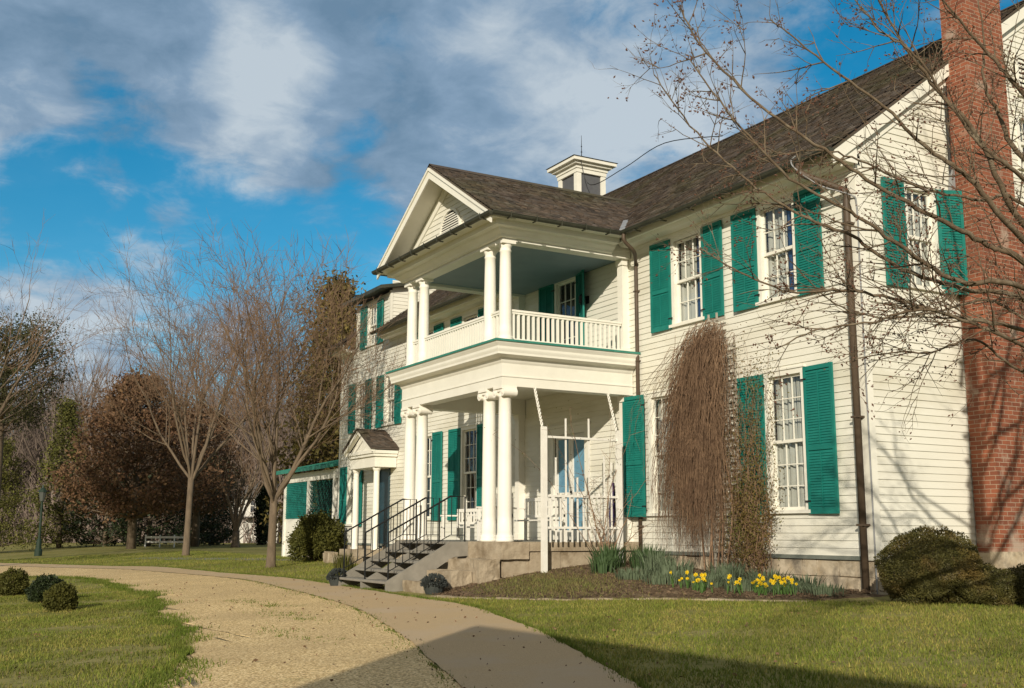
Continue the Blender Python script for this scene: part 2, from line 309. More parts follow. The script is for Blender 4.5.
def copy_tree(o, parent=None):
    c = o.copy(); COL.objects.link(c)
    if parent: c.parent = parent
    for ch in list(o.children): copy_tree(ch, c)
    return c
def bevel(o, wd=.006, seg=1):
    b = o.modifiers.new('edge', 'BEVEL'); b.width = wd; b.segments = seg; b.limit_method = 'ANGLE'; return o
def catmull(pts, k=6):
    P = [Vector(p) for p in pts]; out = []
    for i in range(len(P)-1):
        a, b, c, d = P[max(i-1, 0)], P[i], P[i+1], P[min(i+2, len(P)-1)]
        for j in range(k):
            t = j/k; out.append(.5*((2*b)+(c-a)*t+(2*a-5*b+4*c-d)*t*t+(3*b-a-3*c+d)*t**3))
    out.append(P[-1]); return out

# ------------------------------------------------------------------ ground, drive, paths
def axis_(lo, hi, c, step): 
    o = [c]; d = step
    while o[-1] < hi: o.append(o[-1]+d); d *= 1.07
    q = [c]; d = step
    while q[-1] > lo: q.append(q[-1]-d); d *= 1.07
    return sorted(set(q[1:]+o))
xs = axis_(-900, 500, 0, .8); ys = sorted(set([y for y in axis_(-500, 900, 0, .8)]+[-1.0, -23.0]))
mb = MB()
for y in ys:
    for x in xs: mb.v.append((x, y, gz(x, y)))
nx = len(xs)
for j in range(len(ys)-1):
    for i in range(nx-1): mb.f.append((j*nx+i, j*nx+i+1, (j+1)*nx+i+1, (j+1)*nx+i)); mb.mi.append(0); mb.t.append(None)
tag(mb.build('ground', 'ground', smooth=True), kind='structure')
PATH_OUT = catmull([(16, -13.2), (9.5, -9.7), (4.33, -7.46), (1.24, -6.30), (-1.0, -5.62), (-3.36, -5.05), (-6.6, -4.85), (-10.2, -4.62), (-13.5, -4.5), (-16.5, -4.75), (-20, -4.95), (-23.6, -5.2), (-27.2, -6.3), (-36, -8.6), (-52, -13.5)])
PATH_IN = catmull([(14, -16.5), (8.3, -11.2), (5.6, -9.45), (3.3, -8.5), (1.7, -8.0), (-.08, -7.45), (-3.7, -6.5), (-6.9, -5.98), (-10.5, -5.6), (-13.5, -5.35), (-16.5, -5.5), (-20, -5.85), (-23.6, -6.3), (-27.5, -7.5), (-36, -9.9), (-51, -15.5)])
LAWN_L = catmull([(6.5, -13.5), (3.4, -11.4), (1.56, -10.45), (-.6, -9.9), (-2.81, -9.25), (-4.6, -9.0), (-6.4, -8.85), (-8.4, -8.5), (-10.4, -8.15), (-12.8, -8.05), (-16, -8.0), (-19.9, -8.25), (-23.1, -9.7), (-28, -12), (-36, -16), (-50, -24)])
def strip(a, b, name, m, dz, n=6, jit=0.0):
    mb = MB()
    for k, (p, q) in enumerate(zip(a, b)):
        for i in range(n+1):
            t = i/n; x = p.x+(q.x-p.x)*t; y = p.y+(q.y-p.y)*t
            if jit and i in (0, n): y += random.uniform(-jit, jit)
            mb.v.append((x, y, gz(x, y)+dz))
    for k in range(len(a)-1):
        for i in range(n): a0 = k*(n+1)+i; mb.f.append((a0, a0+1, a0+n+2, a0+n+1)); mb.mi.append(0); mb.t.append(None)
    return tag(mb.build(name, m, smooth=True), kind='structure')
def res(P, n):
    d = [0]
    for a, b in zip(P[:-1], P[1:]): d.append(d[-1]+(b-a).length)
    out = []; k = 0
    for i in range(n):
        s = d[-1]*i/(n-1)
        while k < len(d)-2 and d[k+1] < s: k += 1
        t = (s-d[k])/max(d[k+1]-d[k], 1e-6); out.append(P[k]+(P[k+1]-P[k])*min(t, 1))
    return out
def V3(P): return [Vector((p[0], p[1], 0)) for p in P]
PATH_OUT = res(V3(PATH_OUT), 400); PATH_IN = res(V3(PATH_IN), 400); LAWN_L = res(V3(LAWN_L), 400)
for P, amp in ((PATH_OUT, .035), (LAWN_L, .16)):
    ph = [random.uniform(0, 6) for _ in range(5)]
    for i, p in enumerate(P):
        o = sum(math.sin(i*f_+ph[k])*a_ for k, (f_, a_) in enumerate(((.11, .35), (.27, .3), (.7, .2), (1.7, .12), (3.1, .1)))); p.y += o*amp
strip(LAWN_L, PATH_IN, 'gravel_drive', 'gravel', .006, 14, .05)
strip(PATH_IN, PATH_OUT, 'path', 'asphalt', .014, 4, .015)
ga = res(V3([(-33, -4.4), (-28.5, -3.3), (-25.0, -2.0), (-22.5, -1.4)]), 30); gb = res(V3([(-33, -3.2), (-29.5, -2.4), (-25.6, -1.0), (-22.5, -.5)]), 30)
strip(ga, gb, 'path', 'greypath', .006, 3, .06)
ga = res(V3([(-23.2, -.9), (-27, .6), (-34, 3.5)]), 20); gb = res(V3([(-23.2, -.2), (-27, 1.5), (-34, 4.6)]), 20)
strip(ga, gb, 'path', 'greypath', .012, 3, .03)
# flower bed: a mound of mulch from its front edge back to the wall
BED_F = res(V3(catmull([(-6.05, -4.35), (-5.3, -4.5), (-4.6, -4.4), (-2.93, -3.55), (-1.55, -2.45), (-.3, -1.9), (.35, -1.5)])), 60)
BED_B = res(V3([(-6.05, -3.05), (-5.72, -2.7), (-5.68, -.03), (-3.0, -.03), (.3, -.03)]), 60)
def bedh(x, y):
    a = max(0, min(1, (-x-1.0)/4.5)); b = max(0, min(1, (y+4.2)/4.0)); return .02 + .05*b + .40*a*b*(2-b)*.72
mb = MB(); NB = 26
for kk, (p, q) in enumerate(zip(BED_F, BED_B)):
    for i in range(NB+1):
        t = i/NB; x = p.x+(q.x-p.x)*t; y = p.y+(q.y-p.y)*t; mb.v.append((x, y, gz(x, y) + (.004 if i == 0 else bedh(x, y)*min(1, t*5)*min(1, (59-kk)/6) - (.012 if kk == 59 else 0) + random.uniform(-.012, .012))))
for k in range(len(BED_F)-1):
    for i in range(NB): a0 = k*(NB+1)+i; mb.f.append((a0, a0+1, a0+NB+2, a0+NB+1)); mb.mi.append(0); mb.t.append(None)
tag(mb.build('flower_bed', 'mulch', smooth=True), kind='structure')
def bedz(x, y): return gz(x, y)+bedh(x, y)
mb = MB()
for a, b in zip(BED_F[6:-1:2], BED_F[8::2]):
    d = (b-a).normalized(); nn = Vector((d.y, -d.x, 0)); a2 = a+d*.008; w_ = random.uniform(.10, .15)
    c = [a2, b, b+nn*w_, a2+nn*w_]; z = gz(a.x, a.y); h = random.uniform(.012, .03)
    mb.hexa([(*p_.xy, z-.05) for p_ in c[::-1]] + [(*p_.xy, z+h) for p_ in c[::-1]])
tag(mb.build('bed_kerb', 'stone'), kind='structure')

# ------------------------------------------------------------------ the house
house = thing('farmhouse', 'large white clapboard farmhouse with teal shutters, brown shingle roof and columned two-storey porch', 'house', (0, 0, 0))
TF = lambda u, v_, z: (u, -v_, z)            # front wall: u along X, v outwards
TE = lambda u, v_, z: (v_, u, z)             # gable end wall: u along Y, v outwards
EAVE_Y, EAVE_Z, SL = -.6, 6.68, .725
RIDGE_Y, RIDGE_Z = 4.6, 10.45
XL, XR = -21.95, 0.0
roofz = lambda y: EAVE_Z+SL*(y-EAVE_Y)
UZ0, UZ1, LZ0, LZ1 = 4.78, 6.36, 1.28, 3.45
OPEN_F = []; WINS = []
def addwin(u, z0, z1, wd=.76, wall='F', **k): (OPEN_F if wall == 'F' else OPEN_E).append((u-wd/2-.03, u+wd/2+.03, z0-.03, z1+.03)); WINS.append((wall, u-wd/2, u+wd/2, z0, z1, k))
OPEN_E = []
for u in (-4.12, -1.74): addwin(u, UZ0, UZ1, rows=(2, 2))
addwin(-4.93, LZ0, LZ1, rows=(3, 3), sw=.62, lift=.09); addwin(-1.70, LZ0, LZ1, rows=(3, 3), sw=.66)
for u in (-8.32,): addwin(u, UZ0-.1, UZ1, rows=(2, 2), dim=True, ctn=False)
for u in (-12.85, -15.42): addwin(u, UZ0, UZ1, rows=(2, 2), dim=True, ctn=False)
for u in (-12.85, -15.42): addwin(u, LZ0, LZ1, rows=(3, 3), sw=.62, ctn=False, dim=True)
for u in (-17.95, -20.2): addwin(u, 4.05, 5.45, wd=.66, rows=(2, 2), sw=.5)
addwin(-20.75, 1.15, 2.85, wd=.66, rows=(2, 2), sw=.5)
addwin(1.42, UZ0, UZ1, wd=.60, wall='E', rows=(2, 2), sw=.52, ajar=True)
addwin(5.05, UZ0, UZ1, wd=.70, wall='E', rows=(2, 2), sw=.55)
addwin(4.40, 7.25, 8.15, wd=.5, wall='E', rows=(2, 2), sh=False)
DOOR = (-8.83, -7.60, .74, 2.98); OPEN_F.append((DOOR[0]-.03, DOOR[1]+.03, DOOR[2]-.05, DOOR[3]+.03))
OPEN_F.append((-18.72, -17.88, .42, 2.75))
def clap(mb, T, lo, hi, z0, z1, opens, ex=.113):
    z = z0
    while z < z1:
        zt = min(z+ex, z1); a, b = lo(z+ex/2), hi(z+ex/2); segs = [(a, b)]
        for (u0, u1, w0, w1) in opens:
            if w0 < z+ex*.5 < w1:
                ns = []
                for (p, q) in segs:
                    if u1 <= p or u0 >= q: ns.append((p, q))
                    else:
                        if u0 > p: ns.append((p, u0))
                        if u1 < q: ns.append((u1, q))
                segs = ns
        for (p, q) in segs:
            u = p; k = 0
            jd = lambda: random.uniform(-.0022, .0022)
            d0 = .021+jd(); e0 = z+jd()
            while u < q-1e-6:
                u2 = min(q, u+random.uniform(.8, 2.2))
                joint = random.random() < .25
                d1 = .021+jd(); e1 = z+jd()
                mb.face([T(u, d0, e0), T(u2, d1, e1), T(u2, .004, zt+.012), T(u, .004, zt+.012)])
                mb.face([T(u, 0, e0), T(u2, 0, e1), T(u2, d1, e1), T(u, d0, e0)])
                u = u2; d0, e0 = (.021+jd(), z+jd()) if joint else (d1, e1)
        z += ex
mb = MB(); clap(mb, TF, lambda z: XL+.1, lambda z: XR-.1, .56, 6.5, OPEN_F); fw = mb.build('wall', 'siding', house)
mb = MB(); clap(mb, TE, lambda z: max(.1, EAVE_Y+(z-EAVE_Z+.25)/SL), lambda z: min(9.1, 9.8-(z-EAVE_Z+.25)/SL), .56, 10.3, OPEN_E); mb.build('wall', 'siding', house)
mb = MB()
mb.box(XL, XL+.1, .06, 9.2, .4, 6.6); mb.box(XL+.1, XR-.1, 9.1, 9.2, .4, 6.6)
mb.prism([(0.1, 6.6), (9.1, 6.6), (RIDGE_Y, 9.9)], XL+.02, XL+.1, 'x'); mb.build('wall', 'siding', house)
# near-black sheets stand in for the unlit rooms behind the openings
mb = MB(); mb.box(XL+.3, XR-.35, .55, .6, .5, 6.45); mb.box(-.6, -.55, .6, 9, .5, 9.0 if False else 6.45); mb.box(-.6, -.55, 2.0, 7.2, 6.45, 8.6); mb.build('dark_room_sheet', 'dark', house)
# trim: corner boards, frieze, rake boards, drip board, foundation
for T, u0, u1 in ((TF, XR-.1, XR+.03), (TF, XL-.02, XL+.1), (TE, -.0275, .115)):
    mb = MB(); mb.box(u0, u1, -.05, .03 if T is TF else .034, .5, 6.56, T); mb.build('corner_board', 'trim', house)
PX0, PX1 = -10.23, -6.03               # column axes of the porch
mb = MB()
WX0, WX1 = -20.75, -18.05
for a, b in ((PX1+.2, XR+.12), (WX1+.03, PX0-.2), (XL-.06, WX0-.02)):
    mb = MB(); mb.box(a if a > XL else XL+.1, XR-.1 if b > -3 else b, 0, .028, 6.36, 6.56, TF)
    mb.box(a if a > XL else XL-.02, XR+.03 if b > -3 else b, 0, .06, 6.47, 6.60, TF)
    mb.box(a, b, -.02, .42, 6.585, 6.615, TF)                     # soffit
    mb.prism([(.30, 6.53), (.05, 6.53), (.05, 6.585), (.36, 6.585)], a, b, 'x', lambda x, v_, z: (x, -v_, z))
    mb.box(a, b, .42, .45, 6.57, 6.78, TF)                       # fascia
    mb.build('cornice', 'trim', house)
mb = MB()
for s_ in (1, -1):
    P = lambda y, dz: (y if s_ > 0 else 9.2-y, roofz(y)+dz)
    mb.prism([P(-.55, -.26), P(RIDGE_Y, -.26), P(RIDGE_Y, -.05), P(-.55, -.05)], .085, .125, 'x')
    mb.prism([P(-.30, -.42), P(RIDGE_Y, -.42), P(RIDGE_Y, -.10), P(-.30, -.10)], .0, .04, 'x')
    mb.prism([P(-.55, -.10), P(RIDGE_Y, -.10), P(RIDGE_Y, -.055), P(-.55, -.055)], .0, .085, 'x')
mb.prism([(-.5, 6.55), (-.02, 6.55), (-.02, 6.95), (-.3, 6.85)], .0, .085, 'x')
mb.build('rake_board', 'trim', house)
mb = MB(); mb.box(XL+.1, PX0, 0, .045, .50, .56, TF); mb.box(PX1+.3, XR-.1, 0, .045, .50, .56, TF); mb.box(.1, 9.1, 0, .045, .50, .56, TE); mb.build('drip_board', 'drip', house)
mb = MB()
def stones(mb, T, u0, u1, z0, z1, rows, wmin, wmax, d=.0):
    zz = [z0+(z1-z0)*k/rows for k in range(rows+1)]
    for k in range(rows):
        u = u0
        while u < u1-.02:
            u2 = min(u1, u+random.uniform(wmin, wmax)); u2 = u1 if u1-u2 < wmin*.5 else u2
            j = lambda: random.uniform(-.012, .012); o = d+random.uniform(-.02, .02); a, b, c, e_ = u+.006, u2-.006, zz[k]+.005, zz[k+1]-.005
            q = [(a+j(), o+j(), c+j()), (b+j(), o+j(), c+j()), (b+j(), o+j(), e_+j()), (a+j(), o+j(), e_+j())]
            bk = [(a, -.2, c), (b, -.2, c), (b, -.2, e_), (a, -.2, e_)]
            mb.hexa([T(*p) for p in (bk[0], bk[1], q[1], q[0], bk[3], bk[2], q[2], q[3])])
            u = u2
    mb.box(u0, u1, -.19, d-.025, z0, z1, T)
stones(mb, TF, PX1+.3, XR, -.25, .5, 3, .3, .7); stones(mb, TF, XL, PX0-.2, -.25, .5, 3, .3, .7); stones(mb, TE, 0.02, 9.2, -.25, .5, 3, .3, .7)
fnd_ = mb.build('foundation', 'foundation', house)

def rough(o, cuts=5, amp=.02, sc=3.0):
    from mathutils import noise
    b = bmesh.new(); b.from_mesh(o.data); bmesh.ops.subdivide_edges(b, edges=b.edges, cuts=cuts, use_grid_fill=True); bmesh.ops.recalc_face_normals(b, faces=b.faces)
    for v_ in b.verts:
        c = Vector(v_.co); v_.co += v_.normal*(noise.noise(c*sc)*amp*1.6+noise.noise(c*sc*3.7)*amp*.8)
    b.to_mesh(o.data); b.free(); return o
# --- windows and shutters
def window(wall, u0, u1, z0, z1, rows=(2, 2), cols=3, sw=.585, sh=True, ajar=False, dim=False, ctn=True, lift=0):
    T = TF if wall == 'F' else TE; c = .085
    mb = MB()
    mb.box(u0-c, u0, -.10, .035, z0-.02, z1+c, T); mb.box(u1, u1+c, -.10, .035, z0-.02, z1+c, T)
    mb.box(u0, u1, -.10, .035, z1, z1+c, T); mb.box(u0-c-.02, u1+c+.02, .0, .055, z1+c, z1+c+.03, T)
    wn = mb.build('window', 'trim', house)
    mb = MB(); mb.box(u0-c-.05, u1+c+.05, -.10, .075, z0-.075, z0-.02, T); mb.build('sill', 'trim', wn)
    zm = z0+(z1-z0)*rows[1]/(rows[0]+rows[1])
    for (a, b, v_, r) in ((zm-.02, z1, -.045, rows[0]), (z0-.02, zm+.02, -.085, rows[1])):
        mb = MB(); f = .04
        mb.box(u0, u0+f, v_-.018, v_+.018, a, b, T); mb.box(u1-f, u1, v_-.018, v_+.018, a, b, T)
        mb.box(u0+f, u1-f, v_-.018, v_+.018, a, a+f+.012, T); mb.box(u0+f, u1-f, v_-.018, v_+.018, b-f, b, T)
        for k in range(1, cols): x = u0+f+(u1-u0-2*f)*k/cols; mb.box(x-.008, x+.008, v_-.013, v_+.0145, a+f+.012, b-f, T)
        for k in range(1, r): z = a+f+(b-a-2*f)*k/r; mb.box(u0+f, u1-f, v_-.012, v_+.013, z-.008, z+.008, T)
        sa = mb.build('sash', 'trim', wn)
        mb = MB(); mb.face([T(u0+f, v_, a+f), T(u1-f, v_, a+f), T(u1-f, v_, b-f), T(u0+f, v_, b-f)]); mb.build('pane', 'glass', wn)
    if ctn:
        nf = 34
        for side, wd in ((0, .62), (1, .38)) if not ajar else ((0, .5), (1, .5)):
            mb = MB(); W = (u1-u0)*wd-.01; us = u0 if side == 0 else u1-W; i0 = len(mb.v)
            for k in range(nf+1):
                t = k/nf; u = us+W*t; ph = t*6.28*(3.5 if side == 0 else 2.3)
                for zz, am in ((z0, .030), (z0+(z1-z0)*.5, .024), (z1+.02, .014)): mb.v.append(T(u+.006*math.sin(ph*2+zz), -.155+am*math.sin(ph)+.008*math.sin(ph*2.7), zz))
            for k in range(nf):
                for q in range(2): a0 = k*3+q; mb.f.append((a0, a0+3, a0+4, a0+1)); mb.mi.append(0); mb.t.append(None)
            mb.build('curtain', 'drape' if side == 1 and wall == 'F' and z0 > 4.5 and u0 > -6 else 'curtain', wn, smooth=True)
        mb = MB(); mb.box(u0-.1, u1+.1, -.32, -.30, z0-.1, z1+.1, T); mb.build('window_backing', 'dark' if z0 > 4.5 else 'curtain', wn)  # upper windows: near-black sheet in place of the unlit room
    if not sh: return
    for side in (-1, 1):
        hu = u0-c if side < 0 else u1+c
        ang = R(random.uniform(1.5, 4)) if not (ajar and side > 0) else R(20)
        if u0 > -9 and u0 < -8 and side > 0: ang = R(18)
        Tl = lambda a, b, z, hu=hu, ang=ang, side=side: T(hu+side*(a*math.cos(ang)-b*math.sin(ang)), .03+(lift if side < 0 else 0)+a*math.sin(ang)+b*math.cos(ang), z)
        wd = sw; za, zb = z0-.09, z1+.07; st = .055; mb = MB()
        if side > 0 and ajar: wd = .46
        mb.box(.004, st, 0, .034, za, zb, Tl); mb.box(wd-st, wd, 0, .034, za, zb, Tl)
        zm2 = za+(zb-za)*.44
        for a, b in ((za, za+.085), (zm2-.035, zm2+.035), (zb-.07, zb)): mb.box(st, wd-st, 0, .034, a, b, Tl)
        for a, b in ((za+.085, zm2-.035), (zm2+.035, zb-.07)):
            n = int((b-a)/.042)
            for k in range(n):
                z = a+(b-a)*(k+.5)/n; h = (b-a)/n*.5+.006
                mb.hexa([Tl(*p) for p in ((st, .006, z+h-.006), (wd-st, .006, z+h-.006), (wd-st, .026, z-h-.006), (st, .026, z-h-.006), (st, .006, z+h), (wd-st, .006, z+h), (wd-st, .026, z-h), (st, .026, z-h))])
            mb.box((st+wd-st)/2-.008, (st+wd-st)/2+.008, .026, .036, a+.02, b-.02, Tl)
        so_ = mb.build('shutter', 'teal', house, fix=True)
        for z in (za+.2, zb-.2): mb = MB(); mb.box(-.05, .07, .034, .041, z-.012, z+.012, Tl); mb.build('hinge', 'iron', so_)
for (wl, u0, u1, z0, z1, k) in WINS: window(wl, u0, u1, z0, z1, **k)

# --- roofs
def shingles(mb, O, e1, e2, rows, span, ex=.135, th=.018):
    O, e1, e2 = Vector(O), Vector(e1).normalized(), Vector(e2).normalized(); n = e1.cross(e2)
    if n.z < 0: n = -n
    for r in range(rows):
        s0 = r*ex; a, b = span(s0+ex*.5)
        u = a-random.uniform(0, .1)
        base_t = random.uniform(.92, 1.08)
        while u < b:
            wd = random.uniform(.09, .20); x0 = max(u, a); x1 = min(u+wd-.006, b); u += wd
            if x1-x0 < .02: continue
            dz = random.gauss(0, .006); t0 = th*random.uniform(.7, 1.5)
            p = lambda x, s, h: O+e1*x+e2*s+n*h
            g = base_t*random.choice((1, 1, 1, .8, .65, 1.25, .9)) * random.uniform(.8, 1.2); wv = random.uniform(-.06, .08)
            mb.tint = (g*(1+wv), g, g*(1-wv))
            mb.face([p(x0, s0-dz, t0), p(x1, s0-dz, t0), p(x1, s0+ex+.02, .003), p(x0, s0+ex+.02, .003)])
            mb.face([p(x0, s0-dz, 0), p(x1, s0-dz, 0), p(x1, s0-dz, t0), p(x0, s0-dz, t0)])
    mb.tint = None
slope_len = math.hypot(RIDGE_Y-EAVE_Y, RIDGE_Z-EAVE_Z); es = Vector((0, RIDGE_Y-EAVE_Y, RIDGE_Z-EAVE_Z))
mb = MB(); NR = int(slope_len/.135)
shingles(mb, (WX1+.03, EAVE_Y, EAVE_Z+.02), (1, 0, 0), es, NR, lambda s: (0, XR-WX1+.10)); shingles(mb, (XL-.08, EAVE_Y, EAVE_Z+.02), (1, 0, 0), es, NR, lambda s: (0, WX0-XL+.06))
k0 = 16; o0 = Vector((WX0-.02, EAVE_Y, EAVE_Z+.02))+es.normalized()*k0*.135
shingles(mb, o0, (1, 0, 0), es, NR-k0, lambda s: (0, WX1-WX0+.05))
mb.tint = (.8, .8, .8)
for xa, xb, ya in ((XL-.08, WX0-.02, EAVE_Y+.02), (WX0-.02, WX1+.03, .8), (WX1+.03, XR+.13, EAVE_Y+.02)):
    za = EAVE_Z+(ya-EAVE_Y-.02)*SL; mb.prism([(ya, za-.035), (RIDGE_Y, RIDGE_Z-.035), (9.8, EAVE_Z-.035), (9.8, EAVE_Z+.01), (RIDGE_Y, RIDGE_Z+.012), (ya, za+.012)], xa, xb, 'x')
roof = mb.build('roof', 'shingle', house)
mb = MB()
for s_ in (-1, 1):
    x = XL-.08
    while x < XR+.13:
        x2 = min(x+random.uniform(.25, .45), XR+.13); g = random.uniform(.5, .8); mb.tint = (g, g, g)
        mb.face([(x, RIDGE_Y, RIDGE_Z+.055), (x2, RIDGE_Y, RIDGE_Z+.05), (x2, RIDGE_Y+s_*.14, RIDGE_Z-.045), (x, RIDGE_Y+s_*.14, RIDGE_Z-.045)]); x = x2
mb.tint = None; mb.build('ridge_cap', 'shingle', roof)
# main gutter, both sides of the porch
PE = .64; PFY = -2.84                                  # porch eave overhang, front column axis
GX1, GX0 = PX1+PE, PX0-PE
def gutter(mb, pts, r=.062):
    pts = [Vector(p) for p in pts]; n = 8; sec = [(math.cos(math.pi+math.pi*k/n), math.sin(math.pi+math.pi*k/n)) for k in range(n+1)]
    for a, b in zip(pts[:-1], pts[1:]):
        d = (b-a).normalized(); side = Vector((d.y, -d.x, 0))
        for k in range(n):
            for rr in (r, r-.006):
                P = [q+side*(sec[kk][0]*rr)+Vector((0, 0, sec[kk][1]*rr)) for q, kk in ((a, k), (b, k), (b, k+1), (a, k+1))]; mb.face(P)
        for sg in (1, -1): mb.tube([a+side*sg*r, b+side*sg*r], .009, 5)
        mb.face([a+side*c_*r+Vector((0, 0, s_*r)) for c_, s_ in sec]); mb.face([b+side*c_*r+Vector((0, 0, s_*r)) for c_, s_ in sec])
GY = EAVE_Y-.03; GZ = EAVE_Z+.0
mb = MB(); gutter(mb, [(GX1+.02, GY, GZ), (XR+.14, GY, GZ)]); mb.build('gutter', 'gutter', house)
for xa, xb in ((GX0-.02, WX1+.04), (WX0-.03, XL-.08)): mb = MB(); gutter(mb, [(xa, GY, GZ), (xb, GY, GZ)]); mb.build('gutter', 'gutter', house)
x = GX1+.5
while x < XR+.2: mb = MB(); mb.box(x-.012, x+.012, GY-.05, GY+.13, GZ-.085, GZ-.066); mb.build('gutter_bracket', 'gutter', house); x += .8

# --- porch
porch_floor = .72; ZT = 3.56; ZG = 4.385; ZU = 6.33
FY = PFY-.22; FX0, FX1 = PX0-.22, PX1+.32
mb = MB(); mb.box(FX0, FX1, FY, -.03, porch_floor-.16, porch_floor)
pf = mb.build('porch_floor', 'stone', house)
mb = MB()
TR = lambda u, v_, z: (FX1-.05+v_, u, z)
stones(mb, TR, FY+.05, -.05, -.25, porch_floor-.165, 2, .5, 1.1)
TP = lambda u, v_, z: (u, FY+.05-v_, z)
stones(mb, TP, FX0+.05, FX1-.07, -.35, porch_floor-.165, 2, .4, .9)
foundation_ = mb.build('foundation', 'stone', house)
# pier block under the corner columns
mb = MB(); j = 0
mb.box(PX1-1.05, PX1+.34, FY-.03, PFY+.32, porch_floor-.30, porch_floor+.004); rough(mb.build('plinth', 'stone', house), 7, .012)
mb = MB()
mb.box(PX0+.3, PX1-.62, FY-.02, -.06, porch_floor, porch_floor+.012); mb.build('floor_boards', 'floor', house)
def column(x, y, z0, z1, r0, ionic):
    mb = MB(); h = z1-z0
    prof = [(r0*1.28, z0), (r0*1.28, z0+.05), (r0*1.18, z0+.055), (r0*1.25, z0+.085), (r0*1.18, z0+.115), (r0*1.05, z0+.125), (r0*1.02, z0+.16)]
    for k in range(9): t = k/8; prof.append((r0*(1-.15*t**1.6), z0+.16+(h-.36)*t))
    rt_ = r0*.85
    prof += [(rt_*1.1, z1-.185), (rt_*1.1, z1-.165), (rt_, z1-.16), (rt_, z1-.12), (rt_*1.25, z1-.06), (rt_*1.25, z1-.05)]
    mb.lathe(x, y, prof, 28); c = mb.build('column', 'column', house, smooth=False)
    for p in c.data.polygons: p.use_smooth = len(p.vertices) == 4
    mb = MB()
    a = rt_*1.42
    mb.box(x-a, x+a, y-a, y+a, z1-.05, z1)
    if ionic:
        for sx_ in (-1, 1):
            cx = x+sx_*rt_*1.30; rr = .078
            for (ya, yb, q) in ((y-rt_*1.25, y+rt_*1.25, 1.0),):
                seg = [(cx+rr*math.cos(t*2*math.pi/16), z1-.115+rr*math.sin(t*2*math.pi/16)) for t in range(16)]
                mb.prism(seg, ya, yb, 'y')
                for yy, dd in ((ya, -.008), (yb, .008)):
                    s2 = [(cx+rr*.55*math.cos(t*2*math.pi/12), z1-.115+rr*.55*math.sin(t*2*math.pi/12)) for t in range(12)]; mb.prism(s2, yy, yy+dd, 'y')
                    s3 = [(cx+rr*.22*math.cos(t*2*math.pi/8), z1-.115+rr*.22*math.sin(t*2*math.pi/8)) for t in range(8)]; mb.prism(s3, yy+dd, yy+2*dd, 'y')
        mb.box(x-rt_*1.3, x+rt_*1.3, y-rt_*1.2, y+rt_*1.2, z1-.10, z1-.05-.002)
    mb.build('capital', 'column', c)
for x in (PX0, PX0+.6, PX1-.6, PX1):
    column(x, PFY, porch_floor+.004, ZT, .135, True); column(x, PFY, ZG+.005, ZU, .122, False)
for x in (PX0+.02, PX1-.04):
    for z0, z1 in ((porch_floor, ZT), (ZG, ZU)):
        mb = MB(); mb.box(x-.085, x+.085, -.17, -.005, z0, z1-.12); mb.box(x-.11, x+.11, -.195, -.002, z1-.12, z1); mb.box(x-.10, x+.10, -.185, -.003, z0, z0+.14); mb.build('pilaster', 'column', house)
def frame_ring(mb, ex, z0, z1, wd, Y1=-.03):           # beam round three sides, outer face ex beyond column axes
    x0, x1, y0 = PX0-ex, PX1+ex, PFY-ex
    mb.box(x0, x1, y0, y0+wd, z0, z1); mb.box(x0, x0+wd, y0+wd, Y1, z0, z1); mb.box(x1-wd, x1, y0+wd, Y1, z0, z1)
mb = MB()
frame_ring(mb, .15, ZT, ZT+.17, .30); frame_ring(mb, .165, ZT+.17, ZT+.195, .32); frame_ring(mb, .15, ZT+.195, ZT+.47, .30)
def crown(mb, prof, Y1=-.03):                          # (overhang, z) profile swept round three sides with mitres
    for (e0, a), (e1, b) in zip(prof[:-1], prof[1:]):
        P0 = [(PX0-e0, Y1, a), (PX0-e0, PFY-e0, a), (PX1+e0, PFY-e0, a), (PX1+e0, Y1, a)]; P1 = [(PX0-e1, Y1, b), (PX0-e1, PFY-e1, b), (PX1+e1, PFY-e1, b), (PX1+e1, Y1, b)]
        for k in range(3): mb.face([P0[k], P0[k+1], P1[k+1], P1[k]])
crown(mb, [(.15, ZT+.42), (.17, ZT+.45), (.20, ZT+.52), (.34, ZT+.56), (.34, ZT+.60), (.355, ZT+.64), (.36, ZT+.66), (.36, ZT+.70), (.40, ZT+.76), (.41, ZT+.79)])
mb.build('entablature', 'trim', house)
mb = MB(); mb.box(PX0-.43, PX1+.43, PFY-.43, -.03, ZT+.785, ZG); mb.build('deck', 'tealdark', house)
mb = MB(); mb.box(PX0-.0, PX1+.0, PFY+.16, -.02, ZT+.35, ZT+.38); mb.build('ceiling', 'trim', house)
